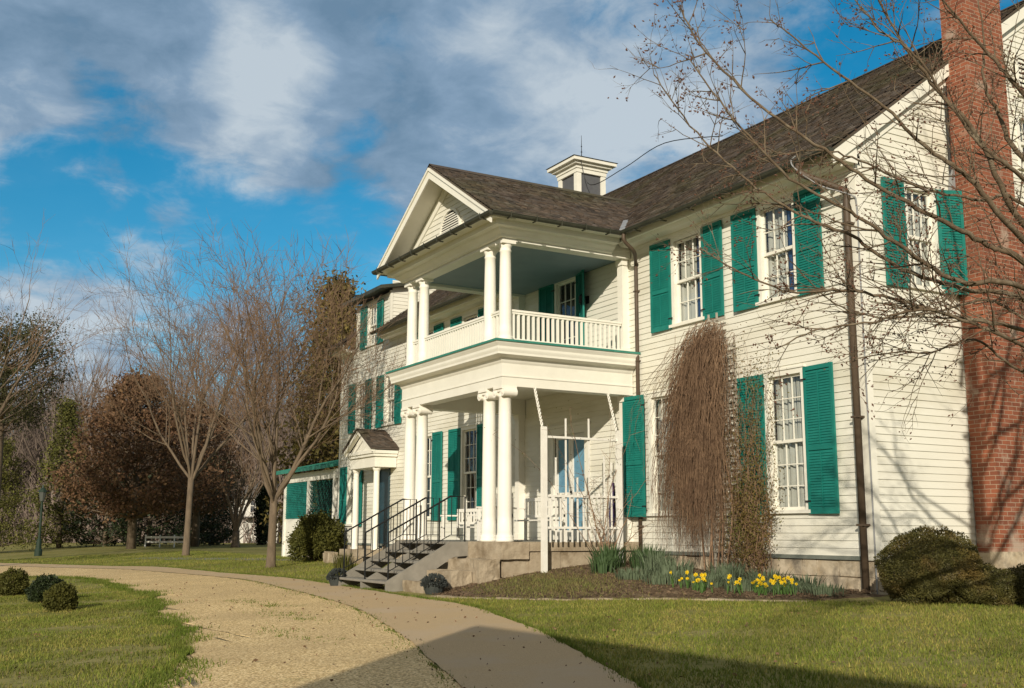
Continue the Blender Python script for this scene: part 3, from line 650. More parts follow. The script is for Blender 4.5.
# upper entablature, ceiling, eave
mb = MB(); frame_ring(mb, .14, ZU, ZU+.14, .28); frame_ring(mb, .155, ZU+.14, ZU+.26, .3)
crown(mb, [(.155, ZU+.045), (.20, ZU+.06), (.22, ZU+.10), (.30, ZU+.15), (.32, ZU+.19), (PE-.2, ZU+.20), (PE-.2, ZU+.30), (PE-.02, ZU+.33)], Y1=-.5); mb.build('entablature', 'trim', house)
mb = MB(); mb.box(PX0+.14, PX1-.14, PFY+.14, -.02, ZU+.06, ZU+.09); mb.build('ceiling', 'bluepaint', house)
PRX = (PX0+PX1)/2; PRZ = 8.36; PSL = (PRZ-EAVE_Z)/(GX1-PRX); PFRONT = PFY-PE
for sg in (1, -1):
    mb = MB(); e2 = Vector((-sg*(GX1-PRX), 0, PRZ-EAVE_Z)); ln = e2.length; rows = int(ln/.125)
    zz = lambda s: EAVE_Z+(PRZ-EAVE_Z)*s/ln
    shingles(mb, (PRX+sg*(GX1-PRX), PFRONT, EAVE_Z+.02), (0, 1, 0), e2, rows, lambda s: (0, (EAVE_Y+(zz(s)-EAVE_Z)/SL)-PFRONT+.12), ex=.125)
    mb.tint = (.8, .8, .8); x0 = PRX+sg*(GX1-PRX-.02)
    mb.hexa([(x0, PFRONT+.01, EAVE_Z-.03), (x0, EAVE_Y+.1, EAVE_Z-.03), (PRX, 1.75, PRZ-.03), (PRX, PFRONT+.01, PRZ-.03), (x0, PFRONT+.01, EAVE_Z+.012), (x0, EAVE_Y+.1, EAVE_Z+.012), (PRX, 1.75, PRZ+.012), (PRX, PFRONT+.01, PRZ+.012)])
    pr = mb.build('roof', 'shingle', house)
mb = MB(); y = PFRONT
while y < 1.7:
    y2 = min(y+random.uniform(.2, .4), 1.75)
    for sg in (1, -1):
        g = random.uniform(.6, .9); mb.tint = (g, g, g); mb.face([(PRX, y, PRZ+.06), (PRX, y2, PRZ+.06), (PRX+sg*.15, y2, PRZ-.045), (PRX+sg*.15, y, PRZ-.045)])
    y = y2
mb.build('ridge_cap', 'shingle', pr)
# valley flashing
mb = MB()
vs_ = Vector((GX1, EAVE_Y, EAVE_Z)); ve = Vector((PRX, 1.72, PRZ)); a = vs_+(ve-vs_)*.01; b = vs_+(ve-vs_)*.30
mb.hexa([a+Vector((-.03, -.03, .01)), b+Vector((-.03, -.03, .01)), b+Vector((.07, .03, .03)), a+Vector((.07, .03, .03)), a+Vector((-.03, -.03, .06)), b+Vector((-.03, -.03, .06)), b+Vector((.07, .03, .06)), a+Vector((.07, .03, .06))])
mb.build('valley_flashing', 'lead', house)
# pediment: rake boards, tympanum, fan vent, front ledge
mb = MB()
for sg in (1, -1):
    X = lambda f: PRX+sg*(GX1-PRX)*f; Zr = lambda f: PRZ+(EAVE_Z-PRZ)*f
    for (y0, y1, d0, d1) in ((PFRONT+.0, PFRONT+.035, -.23, -.045), (PFRONT-.03, PFRONT+.05, -.085, -.035), (PFRONT+.035, PFY-.10, -.10, -.06)):
        mb.prism([(X(.975), Zr(.975)+d0), (X(.975), Zr(.975)+d1), (X(0), Zr(0)+d1), (X(0), Zr(0)+d0*1.15)], y0, y1, 'y')
    mb.prism([(X(.88), Zr(.88)-.30), (X(.88), Zr(.88)-.12), (X(0), Zr(0)-.12), (X(0), Zr(0)-.36)], PFY-.145, PFY-.105, 'y')
mb.build('rake_board', 'trim', house)
mb = MB(); TY = lambda u, v_, z: (u, PFY-.10-v_, z)
clap(mb, TY, lambda z: PRX-(PRZ-.12-z)/PSL, lambda z: PRX+(PRZ-.12-z)/PSL, EAVE_Z+.0, PRZ-.2, [])
tym = mb.build('pediment', 'siding', house)
mb = MB(); cx, cz, rr = PRX+.0, 7.06, .47
def arc(r, n=20): return [(cx+r*math.cos(math.pi*k/n), cz+r*math.sin(math.pi*k/n)) for k in range(n+1)]
A, B = arc(rr), arc(rr-.05)
for k in range(20): mb.prism([A[k], A[k+1], B[k+1], B[k]], PFY-.16, PFY-.10, 'y')
mb.box(cx-rr, cx+rr, PFY-.165, PFY-.10, cz-.05, cz)
for k in range(7):
    z = cz+.03+k*.052; hw = math.sqrt(max(0, (rr-.05)**2-(z-cz+.02)**2)); mb.hexa([(cx-hw, PFY-.15, z-.012), (cx+hw, PFY-.15, z-.012), (cx+hw, PFY-.125, z+.02), (cx-hw, PFY-.125, z+.02), (cx-hw, PFY-.15, z), (cx+hw, PFY-.15, z), (cx+hw, PFY-.125, z+.032), (cx-hw, PFY-.125, z+.032)])
vt = mb.build('fan_vent', 'trim', house)
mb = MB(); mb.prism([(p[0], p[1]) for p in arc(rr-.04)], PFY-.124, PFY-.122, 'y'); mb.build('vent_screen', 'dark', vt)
mb = MB(); mb.hexa([(GX0+.05, PFRONT+.05, EAVE_Z-.02), (GX1-.05, PFRONT+.05, EAVE_Z-.02), (GX1-.05, PFY-.1, EAVE_Z+.06), (GX0+.05, PFY-.1, EAVE_Z+.06), (GX0+.05, PFRONT+.05, EAVE_Z), (GX1-.05, PFRONT+.05, EAVE_Z), (GX1-.05, PFY-.1, EAVE_Z+.09), (GX0+.05, PFY-.1, EAVE_Z+.09)]); mb.build('pediment_ledge', 'gutter', house)
mb = MB(); g = .03
gutter(mb, [(GX1+g, GY, GZ), (GX1+g, PFRONT-g, GZ)]); gutter(mb, [(GX1+g, PFRONT-g, GZ), (GX0-g, PFRONT-g, GZ)]); gutter(mb, [(GX0-g, PFRONT-g, GZ), (GX0-g, GY, GZ)]); mb.build('gutter', 'gutter', house)
for k in range(9): mb = MB(); x = GX0+.3+(GX1-GX0-.6)*k/8; mb.box(x-.01, x+.01, PFRONT-.105, PFRONT+.05, GZ-.08, GZ-.06); mb.box(x-.01, x+.01, PFRONT-.105, PFRONT-.095, GZ-.06, GZ+.03); mb.build('gutter_bracket', 'gutter', house)
for k in range(5): mb = MB(); y = PFRONT+.35+k*.55; mb.box(GX1-.06, GX1+.105, y-.01, y+.01, GZ-.08, GZ-.06); mb.box(GX1+.095, GX1+.105, y-.01, y+.01, GZ-.06, GZ+.03); mb.build('gutter_bracket', 'gutter', house)
# balustrades
def balustrade(p, q):
    p, q = Vector(p), Vector(q); d = (q-p); ln = d.length; d.normalize(); s = Vector((d.y, -d.x, 0))
    T = lambda a, b, z: p+d*a+s*b+Vector((0, 0, z))
    mb = MB(); mb.box(0, ln, -.045, .045, .61, .65, T); mb.box(0, ln, -.03, .03, .57, .61, T); mb.box(0, ln, -.03, .03, .055, .10, T); o = mb.build('balustrade', 'column', house)
    n = int(ln/.105); mb = MB()
    for k in range(n): a = ln*(k+.5)/n; mb.box(a-.021, a+.021, -.021, .021, .10, .57, T)
    mb.build('balusters', 'column', o)
ZD = ZG+.002
balustrade((PX1, PFY+.12, ZD), (PX1, -.2, ZD)); balustrade((PX0+.72, PFY, ZD), (PX1-.72, PFY, ZD)); balustrade((PX0, PFY+.12, ZD), (PX0, -.2, ZD))
balustrade((PX1-.49, PFY, ZD), (PX1-.11, PFY, ZD)); balustrade((PX0+.11, PFY, ZD), (PX0+.49, PFY, ZD))
# porch door with tall blue lights, upper wall lamp
u0, u1, z0, z1 = DOOR
mb = MB()
mb.box(u0-.14, u0, 0, .05, z0, z1+.15, TF); mb.box(u1, u1+.14, 0, .05, z0, z1+.15, TF); mb.box(u0, u1, 0, .05, z1, z1+.15, TF); mb.box(u0-.2, u1+.2, 0, .09, z1+.15, z1+.21, TF)
door = mb.build('door', 'trim', house)
for k in (0, 1):
    a = u0+.005+(u1-u0)/2*k; b = a+(u1-u0)/2-.01
    mb = MB(); f = .085
    mb.box(a, a+f, -.06, -.015, z0, z1, TF); mb.box(b-f, b, -.06, -.015, z0, z1, TF)
    for p, q in ((z0, z0+.2), (z1-.1, z1), (z0+.92, z0+1.0)): mb.box(a+f, b-f, -.06, -.015, p, q, TF)
    mb.build('door_leaf', 'white', door)
    mb = MB(); mb.box(a+f, b-f, -.045, -.035, z0+.2, z1-.1, TF); mb.build('door_light', 'doorblue', door)
mb = MB(); mb.lathe((u0+u1)/2+.06, .0-.03, [(.0, z0+.98), (.02, z0+.985), (.028, z0+1.0), (.02, z0+1.02), (.0, z0+1.025)], 10); mb.build('handle', 'iron', door)
# downspouts
def spout(pts, wdt, name='downspout', m='brown', n=8):
    mb = MB(); mb.tube(catmull(pts[:-1], 5)+[pts[-1]] if len(pts) > 3 else pts, wdt, n); o = mb.build(name, m, house, smooth=True)
    mb = MB()
    for z in (1.0, 2.6, 4.2, 5.6):
        p = pts[-1]; mb.box(p[0]-wdt*1.25, p[0]+wdt*1.25, p[1]-wdt*1.1, -.0, z, z+.03)
    mb.build('strap', m, o)
spout([(GX1+.12, GY, GZ-.06), (GX1+.12, GY+.02, GZ-.20), (GX1+.06, -.35, GZ-.36), (-5.66, -.065, GZ-.48), (-5.66, -.065, GZ-.62), (-5.66, -.065, .28)], .038)
spout([(-.55, GY, GZ-.06), (-.52, GY+.02, GZ-.22), (-.25, -.32, GZ-.42), (-.10, -.11, GZ-.56), (-.10, -.11, GZ-.72), (-.10, -.11, -.02)], .058)
mb = MB(); mb.tube(catmull([(-.55, GY-.06, GZ+.06), (-.62, GY-.09, GZ+.0), (-.55, GY-.07, GZ-.15), (-.3, -.45, GZ-.45), (-.02, -.10, GZ-.62), (.045, -.045, GZ-.8), (.045, -.045, 5.0)], 5)+[Vector((.045, -.045, 0))], .013, 5); mb.build('lightning_cable', 'lead', house)

# --- chimney
mb = MB(); CY0, CY1, CXO = 2.24, 3.22, .48
mb.box(0.026, CXO, CY0, CY1, 6.3, 11.7); mb.box(.026, CXO, CY0, 4.25, -.1, 6.1)
mb.prism([(CY1, 6.3), (CY1, 6.1), (4.25, 6.1)], .026, CXO, 'x'); mb.box(.026, CXO, CY0, CY1, 6.1, 6.3)
mb.box(-.03, CXO+.05, CY0-.05, CY1+.05, 11.5, 11.62)
ch = mb.build('chimney', 'brick', house)
mb = MB(); TC = lambda u, v_, z: (CXO+v_, u, z)
stones(mb, TC, CY0-.05, 4.3, -.25, .62, 3, .3, .6, .05)
TCs = lambda u, v_, z: (u, CY0-v_, z)
stones(mb, TCs, .03, CXO, -.25, .6, 3, .25, .5, .03); mb.build('chimney_base', 'foundation', ch)
mb = MB(); mb.tube([(.05, CY0-.035, 6.4), (.05, CY0-.035, 8.3)], .03, 6); mb.build('chimney_cable', 'iron', ch)
mb = MB(); mb.prism([(CY0-.12, 6.36), (CY0-.005, 6.36), (CY0-.005, 6.95), (CY0-.03, 6.95)], .03, .10, 'x'); mb.build('chimney_shade_patch', 'lead', ch)  # grey wedge stands in for the smoky shadow beside the chimney
# gable louvre
mb = MB(); mb.box(4.17, 4.23, 0, .05, 8.62, 9.35, TE); mb.box(5.0, 5.06, 0, .05, 8.62, 9.35, TE); mb.box(4.23, 5.0, 0, .05, 9.29, 9.35, TE); mb.box(4.17, 5.06, 0, .06, 8.56, 8.62, TE)
for k in range(7):
    z = 8.65+k*.092; mb.hexa([TE(*p) for p in ((4.23, .045, z), (5.0, .045, z), (5.0, .028, z+.05), (4.23, .028, z+.05), (4.23, .05, z+.012), (5.0, .05, z+.012), (5.0, .033, z+.062), (4.23, .033, z+.062))])
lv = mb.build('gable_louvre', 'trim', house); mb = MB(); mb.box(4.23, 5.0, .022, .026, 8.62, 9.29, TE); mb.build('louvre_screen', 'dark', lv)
# --- cupola on the ridge
cx, cy, hw = -14.62, RIDGE_Y, .51; zb, zt = 10.1, 11.42
mb = MB()
for sx_ in (-1, 1):
    for sy_ in (-1, 1): mb.box(cx+sx_*hw-(.16 if sx_ > 0 else 0), cx+sx_*hw+(.16 if sx_ < 0 else 0), cy+sy_*hw-(.16 if sy_ > 0 else 0), cy+sy_*hw+(.16 if sy_ < 0 else 0), zb, zt)
mb.box(cx-hw-.03, cx+hw+.03, cy-hw-.03, cy+hw+.03, zb-.3, zb+.25); mb.box(cx-hw-.02, cx+hw+.02, cy-hw-.02, cy+hw+.02, zt-.12, zt)
mb.box(cx-hw-.05, cx+hw+.05, cy-hw-.05, cy+hw+.05, zt, zt+.1); mb.box(cx-hw-.14, cx+hw+.14, cy-hw-.14, cy+hw+.14, zt+.1, zt+.17); mb.box(cx-hw-.24, cx+hw+.24, cy-hw-.24, cy+hw+.24, zt+.17, zt+.27)
cup = mb.build('cupola', 'trim', house)
mb = MB(); mb.box(cx-hw+.05, cx+hw-.05, cy-hw+.05, cy+hw-.05, zb+.2, zt-.1); mb.build('screen', 'louver', cup)
mb = MB(); h_ = hw+.28; b4 = [(cx-h_, cy-h_, zt+.275), (cx+h_, cy-h_, zt+.275), (cx+h_, cy+h_, zt+.275), (cx-h_, cy+h_, zt+.275)]
for k in range(4): mb.face([b4[k], b4[(k+1) % 4], (cx, cy, zt+.5)])
mb.face(b4[::-1]); mb.build('cupola_roof', 'gutter', cup)
mb = MB(); mb.tube([(cx, cy, zt+.45), (cx, cy, zt+1.25)], [.016, .006], 6); mb.lathe(cx, cy, [(0, zt+.70), (.03, zt+.73), (0, zt+.76)], 8); mb.lathe(cx, cy, [(0, zt+.88), (.025, zt+.905), (0, zt+.93)], 8); mb.build('spire', 'iron', cup)
mb = MB(); mb.tube(catmull([(cx+.7, cy-.5, zt+.2), (cx+.9, cy-.3, zt-.6), (-12.3, cy-.1, 10.95), (-10.6, cy, 11.15), (-8.3, cy, 10.6)], 6), .012, 4); mb.build('lightning_cable', 'iron', house)
# --- shed dormer at the far end of the main roof
DX0, DX1, DY = WX0, WX1, 0.0
mb = MB(); TD = lambda u, v_, z: (u, DY-v_, z); TDE = lambda u, v_, z: (DX1+v_, u, z)
du = (DX0+DX1)/2
clap(mb, TD, lambda z: DX0, lambda z: DX1-.04, 6.46, 8.0, [(du-.36, du+.36, 6.58, 7.83)])
clap(mb, TDE, lambda z: DY+.03, lambda z: max(DY+.1, EAVE_Y+(z-EAVE_Z)/SL+.1), 6.95, 8.35, [])
mb.box(DX1-.06, DX1+.025, DY-.03, DY+.05, 6.47, 8.05); mb.box(DX0, DX0+.1, DY-.03, DY+2.2, 6.47, 8.05)
dm = mb.build('dormer', 'siding', house)
mb = MB(); mb.hexa([(DX0-.25, DY-.45, 8.02), (DX1+.25, DY-.45, 8.02), (DX1+.25, 3.1, 8.75), (DX0-.25, 3.1, 8.75), (DX0-.25, DY-.45, 8.12), (DX1+.25, DY-.45, 8.12), (DX1+.25, 3.1, 8.85), (DX0-.25, 3.1, 8.85)]); mb.build('dormer_roof', 'gutter', dm)
TFs = TF
TF = lambda u, v_, z: (u, DY-v_, z)
window('F', du-.32, du+.32, 6.62, 7.80, rows=(2, 2), sw=.5, ctn=True); TF = TFs
# --- side portico at the far end
qx0, qx1, qy, qz = -19.35, -17.25, -.8, 3.2; qc = (qx0+qx1)/2
pt = bpy.data.objects.new('side_portico', None)
mb = MB(); mb.box(qx0+.1, qx1-.1, qy+.1, -.03, 2.72, 3.02); mb.box(qx0+.04, qx1-.04, qy+.04, -.03, 3.02, 3.1); mb.box(qx0, qx1, qy, -.03, 3.1, 3.19)
for s_ in (1, -1): mb.prism([(qc+s_*1.06, 3.14), (qc+s_*1.06, 3.26), (qc, 3.84), (qc, 3.70)], qy-.06, qy+.06, 'y')
mb.prism([(qx0+.1, 3.19), (qx1-.1, 3.19), (qc, 3.72)], qy+.1, qy+.14, 'y')
pt = mb.build('portico', 'trim', house)
for s_ in (1, -1):
    mb = MB(); e2 = Vector((-s_*1.1, 0, .62)); shingles(mb, (qc+s_*1.1, qy-.1, 3.26), (0, 1, 0), e2, int(e2.length/.11), lambda s: (0, -qy+.08), ex=.11)
    mb.tint = (.8, .8, .8); mb.hexa([(qc+s_*1.1, qy-.1, 3.21), (qc+s_*1.1, -.02, 3.21), (qc, -.02, 3.83), (qc, qy-.1, 3.83), (qc+s_*1.1, qy-.1, 3.25), (qc+s_*1.1, -.02, 3.25), (qc, -.02, 3.87), (qc, qy-.1, 3.87)]); mb.build('portico_roof', 'shingle', pt)
for x in (qx0+.28, qx1-.28):
    mb = MB(); mb.lathe(x, qy+.24, [(.12, .40), (.12, .46), (.095, .48), (.09, 1.2), (.08, 2.6), (.11, 2.66), (.12, 2.72)], 16); mb.build('portico_column', 'column', pt)
mb = MB(); mb.box(qx0-.05, qx1+.05, qy-.1, -.03, .22, .40); mb.box(qx0+.3, qx1-.3, qy-.45, qy-.1, .0, .21); mb.build('portico_floor', 'stone', pt)
mb = MB(); mb.box(-18.8, -18.72, -.0, .05, .42, 2.83, TF); mb.box(-17.88, -17.8, 0, .05, .42, 2.83, TF); mb.box(-18.72, -17.88, 0, .05, 2.75, 2.83, TF); mb.box(-18.72, -17.88, -.06, -.02, .42, 2.75, TF)
dd = mb.build('door', 'doordark', house)
# --- side porch with lattice and a teal metal roof, at the far left
sp_ = None
mb = MB(); mb.hexa([(-27.75, -.35, 2.93), (XL-.25, -.35, 2.93), (XL-.25, 3.5, 3.75), (-27.75, 3.5, 3.75), (-27.75, -.35, 3.03), (XL-.25, -.35, 3.03), (XL-.25, 3.5, 3.85), (-27.75, 3.5, 3.85)])
for k in range(14): x = -27.7+k*.4; mb.hexa([(x, -.35, 3.03), (x+.03, -.35, 3.03), (x+.03, 3.5, 3.85), (x, 3.5, 3.85), (x, -.35, 3.06), (x+.03, -.35, 3.06), (x+.03, 3.5, 3.88), (x, 3.5, 3.88)])
sp_ = mb.build('side_porch', 'tealdark', house)
mb = MB(); mb.box(-27.5, XL-.1, -.02, .12, 2.62, 2.92); mb.box(-27.5, -24.95, 0.02, .10, .0, 1.34); mb.build('porch_beam', 'trim', sp_)
for x in (-27.45, -24.95, -22.45):
    mb = MB(); mb.box(x, x+.15, -.03, .13, .0, 2.62); mb.build('porch_post', 'trim', sp_)
mb = MB(); mb.box(-27.3, -24.95, .03, .07, 1.34, 2.62)
for k in range(20): mb.box(-27.3, -24.95, .01, .03, 1.36+k*.063, 1.40+k*.063)
mb.build('porch_blind', 'teal', sp_)
mb = MB(); x0, x1, z0, z1 = -24.8, -22.45, .95, 2.6; s = -1.7
while s < 2.4:
    for sg in (1, -1):
        pts = []
        a0 = max(x0, x0+s) ; 
        for (xa, za) in ((x0+s, z0), (x0+s+1.65, z1)):
            pts.append((xa if sg > 0 else x0+x1-xa, za))
        (xa, za), (xb, zb2) = pts
        # clip to the frame
        def cl(xa, za, xb, zb2):
            dx, dz = xb-xa, zb2-za; t0, t1 = 0, 1
            for lim, sgn in ((x0, 1), (x1, -1)):
                if abs(dx) > 1e-9:
                    t = (lim-xa)/dx
                    if (dx*sgn) > 0: t0 = max(t0, t)
                    else: t1 = min(t1, t)
            return None if t0 >= t1 else (xa+dx*t0, za+dz*t0, xa+dx*t1, za+dz*t1)
        c_ = cl(xa, za, xb, zb2)
        if c_: mb.tube([(c_[0], .04+.012*sg, c_[1]), (c_[2], .04+.012*sg, c_[3])], .012, 4)
    s += .15
mb.build('lattice', 'latticegreen', sp_)
mb = MB(); mb.box(-24.8, -22.45, .3, .34, .0, 2.6); mb.build('porch_shade_sheet', 'dark', sp_)  # near-black sheet put in as the shade behind the lattice
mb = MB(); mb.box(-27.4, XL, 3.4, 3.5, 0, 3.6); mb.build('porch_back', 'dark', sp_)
mb = MB(); mb.box(-24.8, -22.45, .0, .10, .0, .93); mb.build('porch_base', 'foundation', sp_)

# ------------------------------------------------------------------ things on and by the porch
SX0, SX1, SY0, SY1, SZ0 = -9.35, -7.0, -4.72, FY-.03, -.16
st = thing('wooden_stairs', 'grey painted wooden stairs with three black iron handrails up to the porch', 'stairs', ((SX0+SX1)/2, (SY0+SY1)/2, SZ0))
NS = 5; rise = (porch_floor-SZ0)/NS; run = (SY1-SY0-.35)/(NS-1)
SY = lambda k: SY0+run*k
for k in range(NS):
    y0 = SY(k); y1 = SY(k+1)+.03 if k < NS-1 else SY1; z = SZ0+rise*(k+1)
    mb = MB(); mb.box(SX0+.05, SX1-.05, y0-.03, y1, z-.045, z); bevel(mb.build('tread', 'stepwood', st), .006)
for x in (SX0, (SX0+SX1)/2, SX1):
    mb = MB(); p = [(SY0-.02, SZ0+.0), (SY0-.02, SZ0+rise-.05), (SY(NS-1)-.02, porch_floor-.05), (SY1, porch_floor-.05), (SY1, porch_floor-.26), (SY(NS-1)+.04, porch_floor-.28), (SY0+.34, SZ0+.0)]
    if x != (SX0+SX1)/2: p = [(a, b+(.05 if 1 <= i <= 3 else 0)) for i, (a, b) in enumerate(p)]
    mb.prism(p, x-.025, x+.025, 'x'); mb.build('stringer', 'stepwood', st)
for x in (SX0+.08, (SX0+SX1)/2, SX1-.08):
    hz = lambda y: min(porch_floor, SZ0+rise+(y-SY0)/run*rise)
    ya, yb, yc = SY0+.06, SY(NS-1)+.02, SY1-.02; H = .84
    mb = MB(); mb.tube([(x, ya, SZ0+rise), (x, ya, hz(ya)+H), (x, yb, porch_floor+H), (x, yc, porch_floor+H), (x, yc, porch_floor)], .017, 6)
    mb.tube([(x, ya, hz(ya)+.14), (x, yb, porch_floor+.12), (x, yc, porch_floor+.12)], .009, 5)
    hr = mb.build('handrail', 'iron', st)
    n = 11
    mb = MB()
    for k in range(1, n):
        y = ya+(yc-ya)*k/n; mb.tube([(x, y, hz(y)+.13), (x, y, hz(y)+H)], .0085, 5)
    mb.build('railing_bars', 'iron', hr)
# stone steps beside the wooden stairs
ss = thing('stone_steps', 'weathered sandstone block steps beside the wooden stairs under the corner columns', 'steps', (-6.3, -3.6, -.1))
for k, (x0, x1, y0, y1, z0, z1) in enumerate(((-6.95, -5.72, -3.52, FY-.035, .12, .42), (-6.93, -5.95, -3.95, -3.53, -.06, .22), (-6.92, -6.1, -4.42, -3.96, -.2, .03))):
    mb = MB(); u = x0
    while u < x1-.05:
        u2 = min(x1, u+random.uniform(.7, 1.1)); u2 = x1 if x1-u2 < .3 else u2; j = lambda: random.uniform(-.012, .012)
        mb.hexa([(u+j(), y0+j(), z0-.2), (u2-.01+j(), y0+j(), z0-.2), (u2-.01+j(), y1, z0-.2), (u+j(), y1, z0-.2), (u+j(), y0+j(), z1+j()), (u2-.01+j(), y0+j(), z1+j()), (u2-.01, y1, z1+j()), (u, y1, z1+j())]); u = u2
    rough(mb.build('step', 'stone', ss), 7, .02)
# dark leafy planters at the foot of the stairs
def planter(px, py, label):
    p = gnd(px, py); t = thing('planter', label, 'planter', p, 'dark planters at the foot of the stairs')
    mb = MB(); mb.lathe(p.x, p.y, [(.15, p.z), (.19, p.z+.12), (.20, p.z+.2), (.17, p.z+.2)], 14); mb.build('pot', 'planter', t)
    mb = MB()
    for _ in range(420):
        d = Vector((random.gauss(0, 1), random.gauss(0, 1), abs(random.gauss(0, 1)))).normalized(); mb.leaf(p+Vector((d.x*.22, d.y*.22, .13+d.z*.2))*1.0, .07, d+Vector((0, 0, .4)), .6)
    mb.build('foliage', 'planter', t)
planter(338, 586, 'small dark planter on the gravel left of the wooden stairs')
planter(434, 594, 'small dark planter in front of the stone step blocks right of the stairs')
# white settee on the far side of the porch
def bench(x0, x1, y, z, name, label, cat, back=.62, seat=.40, slats=10, depth=.45):
    t = thing(name, label, cat, ((x0+x1)/2, y, z))
    mb = MB()
    for k in range(4): mb.box(x0, x1, y-depth+k*depth/4, y-depth+(k+1)*depth/4-.012, z+seat-.025, z+seat)
    mb.build('seat', 'white', t)
    mb = MB(); mb.box(x0, x1, y-.02, y+.02, z+back-.07, z+back); mb.box(x0, x1, y-.02, y+.02, z+seat+.05, z+seat+.10)
    for k in range(slats): a = x0+(x1-x0)*(k+.5)/slats; mb.box(a-.022, a+.022, y-.012, y+.012, z+seat+.10, z+back-.07)
    mb.build('backrest', 'white', t)
    for xx in (x0, x1-.05):
        for yy, hh in ((y-depth, seat+.22), (y-.025, back)):
            mb = MB(); mb.box(xx, xx+.05, yy-.0, yy+.05, z, z+hh if yy < y-.1 else z+back-.08); mb.build('leg', 'white', t)
        mb = MB(); mb.box(xx-.01, xx+.06, y-depth-.03, y+.0, z+seat+.22, z+seat+.25); mb.build('armrest', 'white', t)
    return t
zf = porch_floor+.013
bench(-10.05, -8.8, -1.75, porch_floor+.012, 'bench', 'white slatted settee at the far end of the porch behind the stair handrails', 'bench', .66, .28, 9, .40)
bench(-8.0, -6.5, -1.25, porch_floor, 'bench', 'long white slatted bench on the porch behind the white arbour', 'bench', .86, .42, 12)
bench(-7.55, -6.95, -2.15, porch_floor, 'chair', 'white slatted armchair on the porch just right of the corner columns', 'chair', .92, .42, 5)
t = thing('rolled_flag', 'dark blue cloth rolled round a thin pole standing at the right edge of the porch', 'flag', (-5.9, -.55, porch_floor))
mb = MB(); mb.tube([(-5.92, -.55, porch_floor), (-5.90, -.5, porch_floor+1.5)], .012, 6); mb.build('pole', 'stepwood', t)
mb = MB(); mb.tube([(-5.918, -.545, porch_floor+.25), (-5.915, -.54, porch_floor+.5), (-5.91, -.53, porch_floor+.75), (-5.905, -.52, porch_floor+1.0), (-5.90, -.51, porch_floor+1.12)], [.05, .07, .06, .045, .02], 8); mb.build('cloth', 'blueflag', t, smooth=True)
t = thing('wall_lamp', 'small dark lantern on the upper porch wall beside the open shutter', 'lamp', (-7.45, -.1, 5.7))
mb = MB(); mb.box(-7.5, -7.4, -.04, -.0221, 5.7, 5.86); mb.tube([(-7.45, -.03, 5.82), (-7.45, -.16, 5.86)], .012, 6); mb.build('bracket', 'iron', t)
mb = MB(); mb.lathe(-7.45, -.17, [(.03, 5.66), (.065, 5.70), (.075, 5.84), (.02, 5.90)], 8); mb.build('lantern', 'iron', t)
# twisted white chains of the porch swing
for (y, lab) in ((-2.28, 'twisted white chain hanging from the porch beam by the corner columns'), (-.62, 'twisted white chain hanging from the porch beam near the house wall')):
    mb = MB(); x = PX1-.0; pts = [Vector((PX1+.14+.28*(1-k/40), y, ZT-.78+.78*k/40)) for k in range(41)]
    for ph in (0, math.pi): mb.tube([p+Vector((.018*math.cos(k*.9+ph), .018*math.sin(k*.9+ph), 0)) for k, p in enumerate(pts)], .013, 5)
    tag(mb.build('chain', 'white'), lab, 'chain', 'white chains at the side of the porch')
# white arbour beside the porch
ab = thing('arbour', 'white slatted garden arbour standing in the bed along the side of the porch', 'arbour', (-5.52, -1.5, .2))
AX = -5.50
for y, z0 in ((-2.32, .0), (-.66, .25)):
    mb = MB(); mb.box(AX-.045, AX+.045, y-.045, y+.045, z0, 2.80); mb.build('post', 'white', ab)
for z in (.98, 1.55, 2.62):
    mb = MB(); mb.box(AX-.02, AX+.02, -2.275, -.705, z-.02, z+.02); mb.build('rail', 'white', ab)
for y, z1 in ((-2.05, 2.25), (-1.83, 2.98), (-1.32, 3.0), (-.98, 2.3), (-.82, 2.2), (-1.58, 1.9), (-1.1, 1.62), (-1.95, 1.6), (-1.7, 1.58), (-1.45, 1.6), (-1.21, 1.57), (-.9, 1.6), (-2.17, 1.58)):
    mb = MB(); mb.box(AX-.036, AX-.0205, y-.016, y+.016, .72, z1); mb.build('slat', 'white', ab)

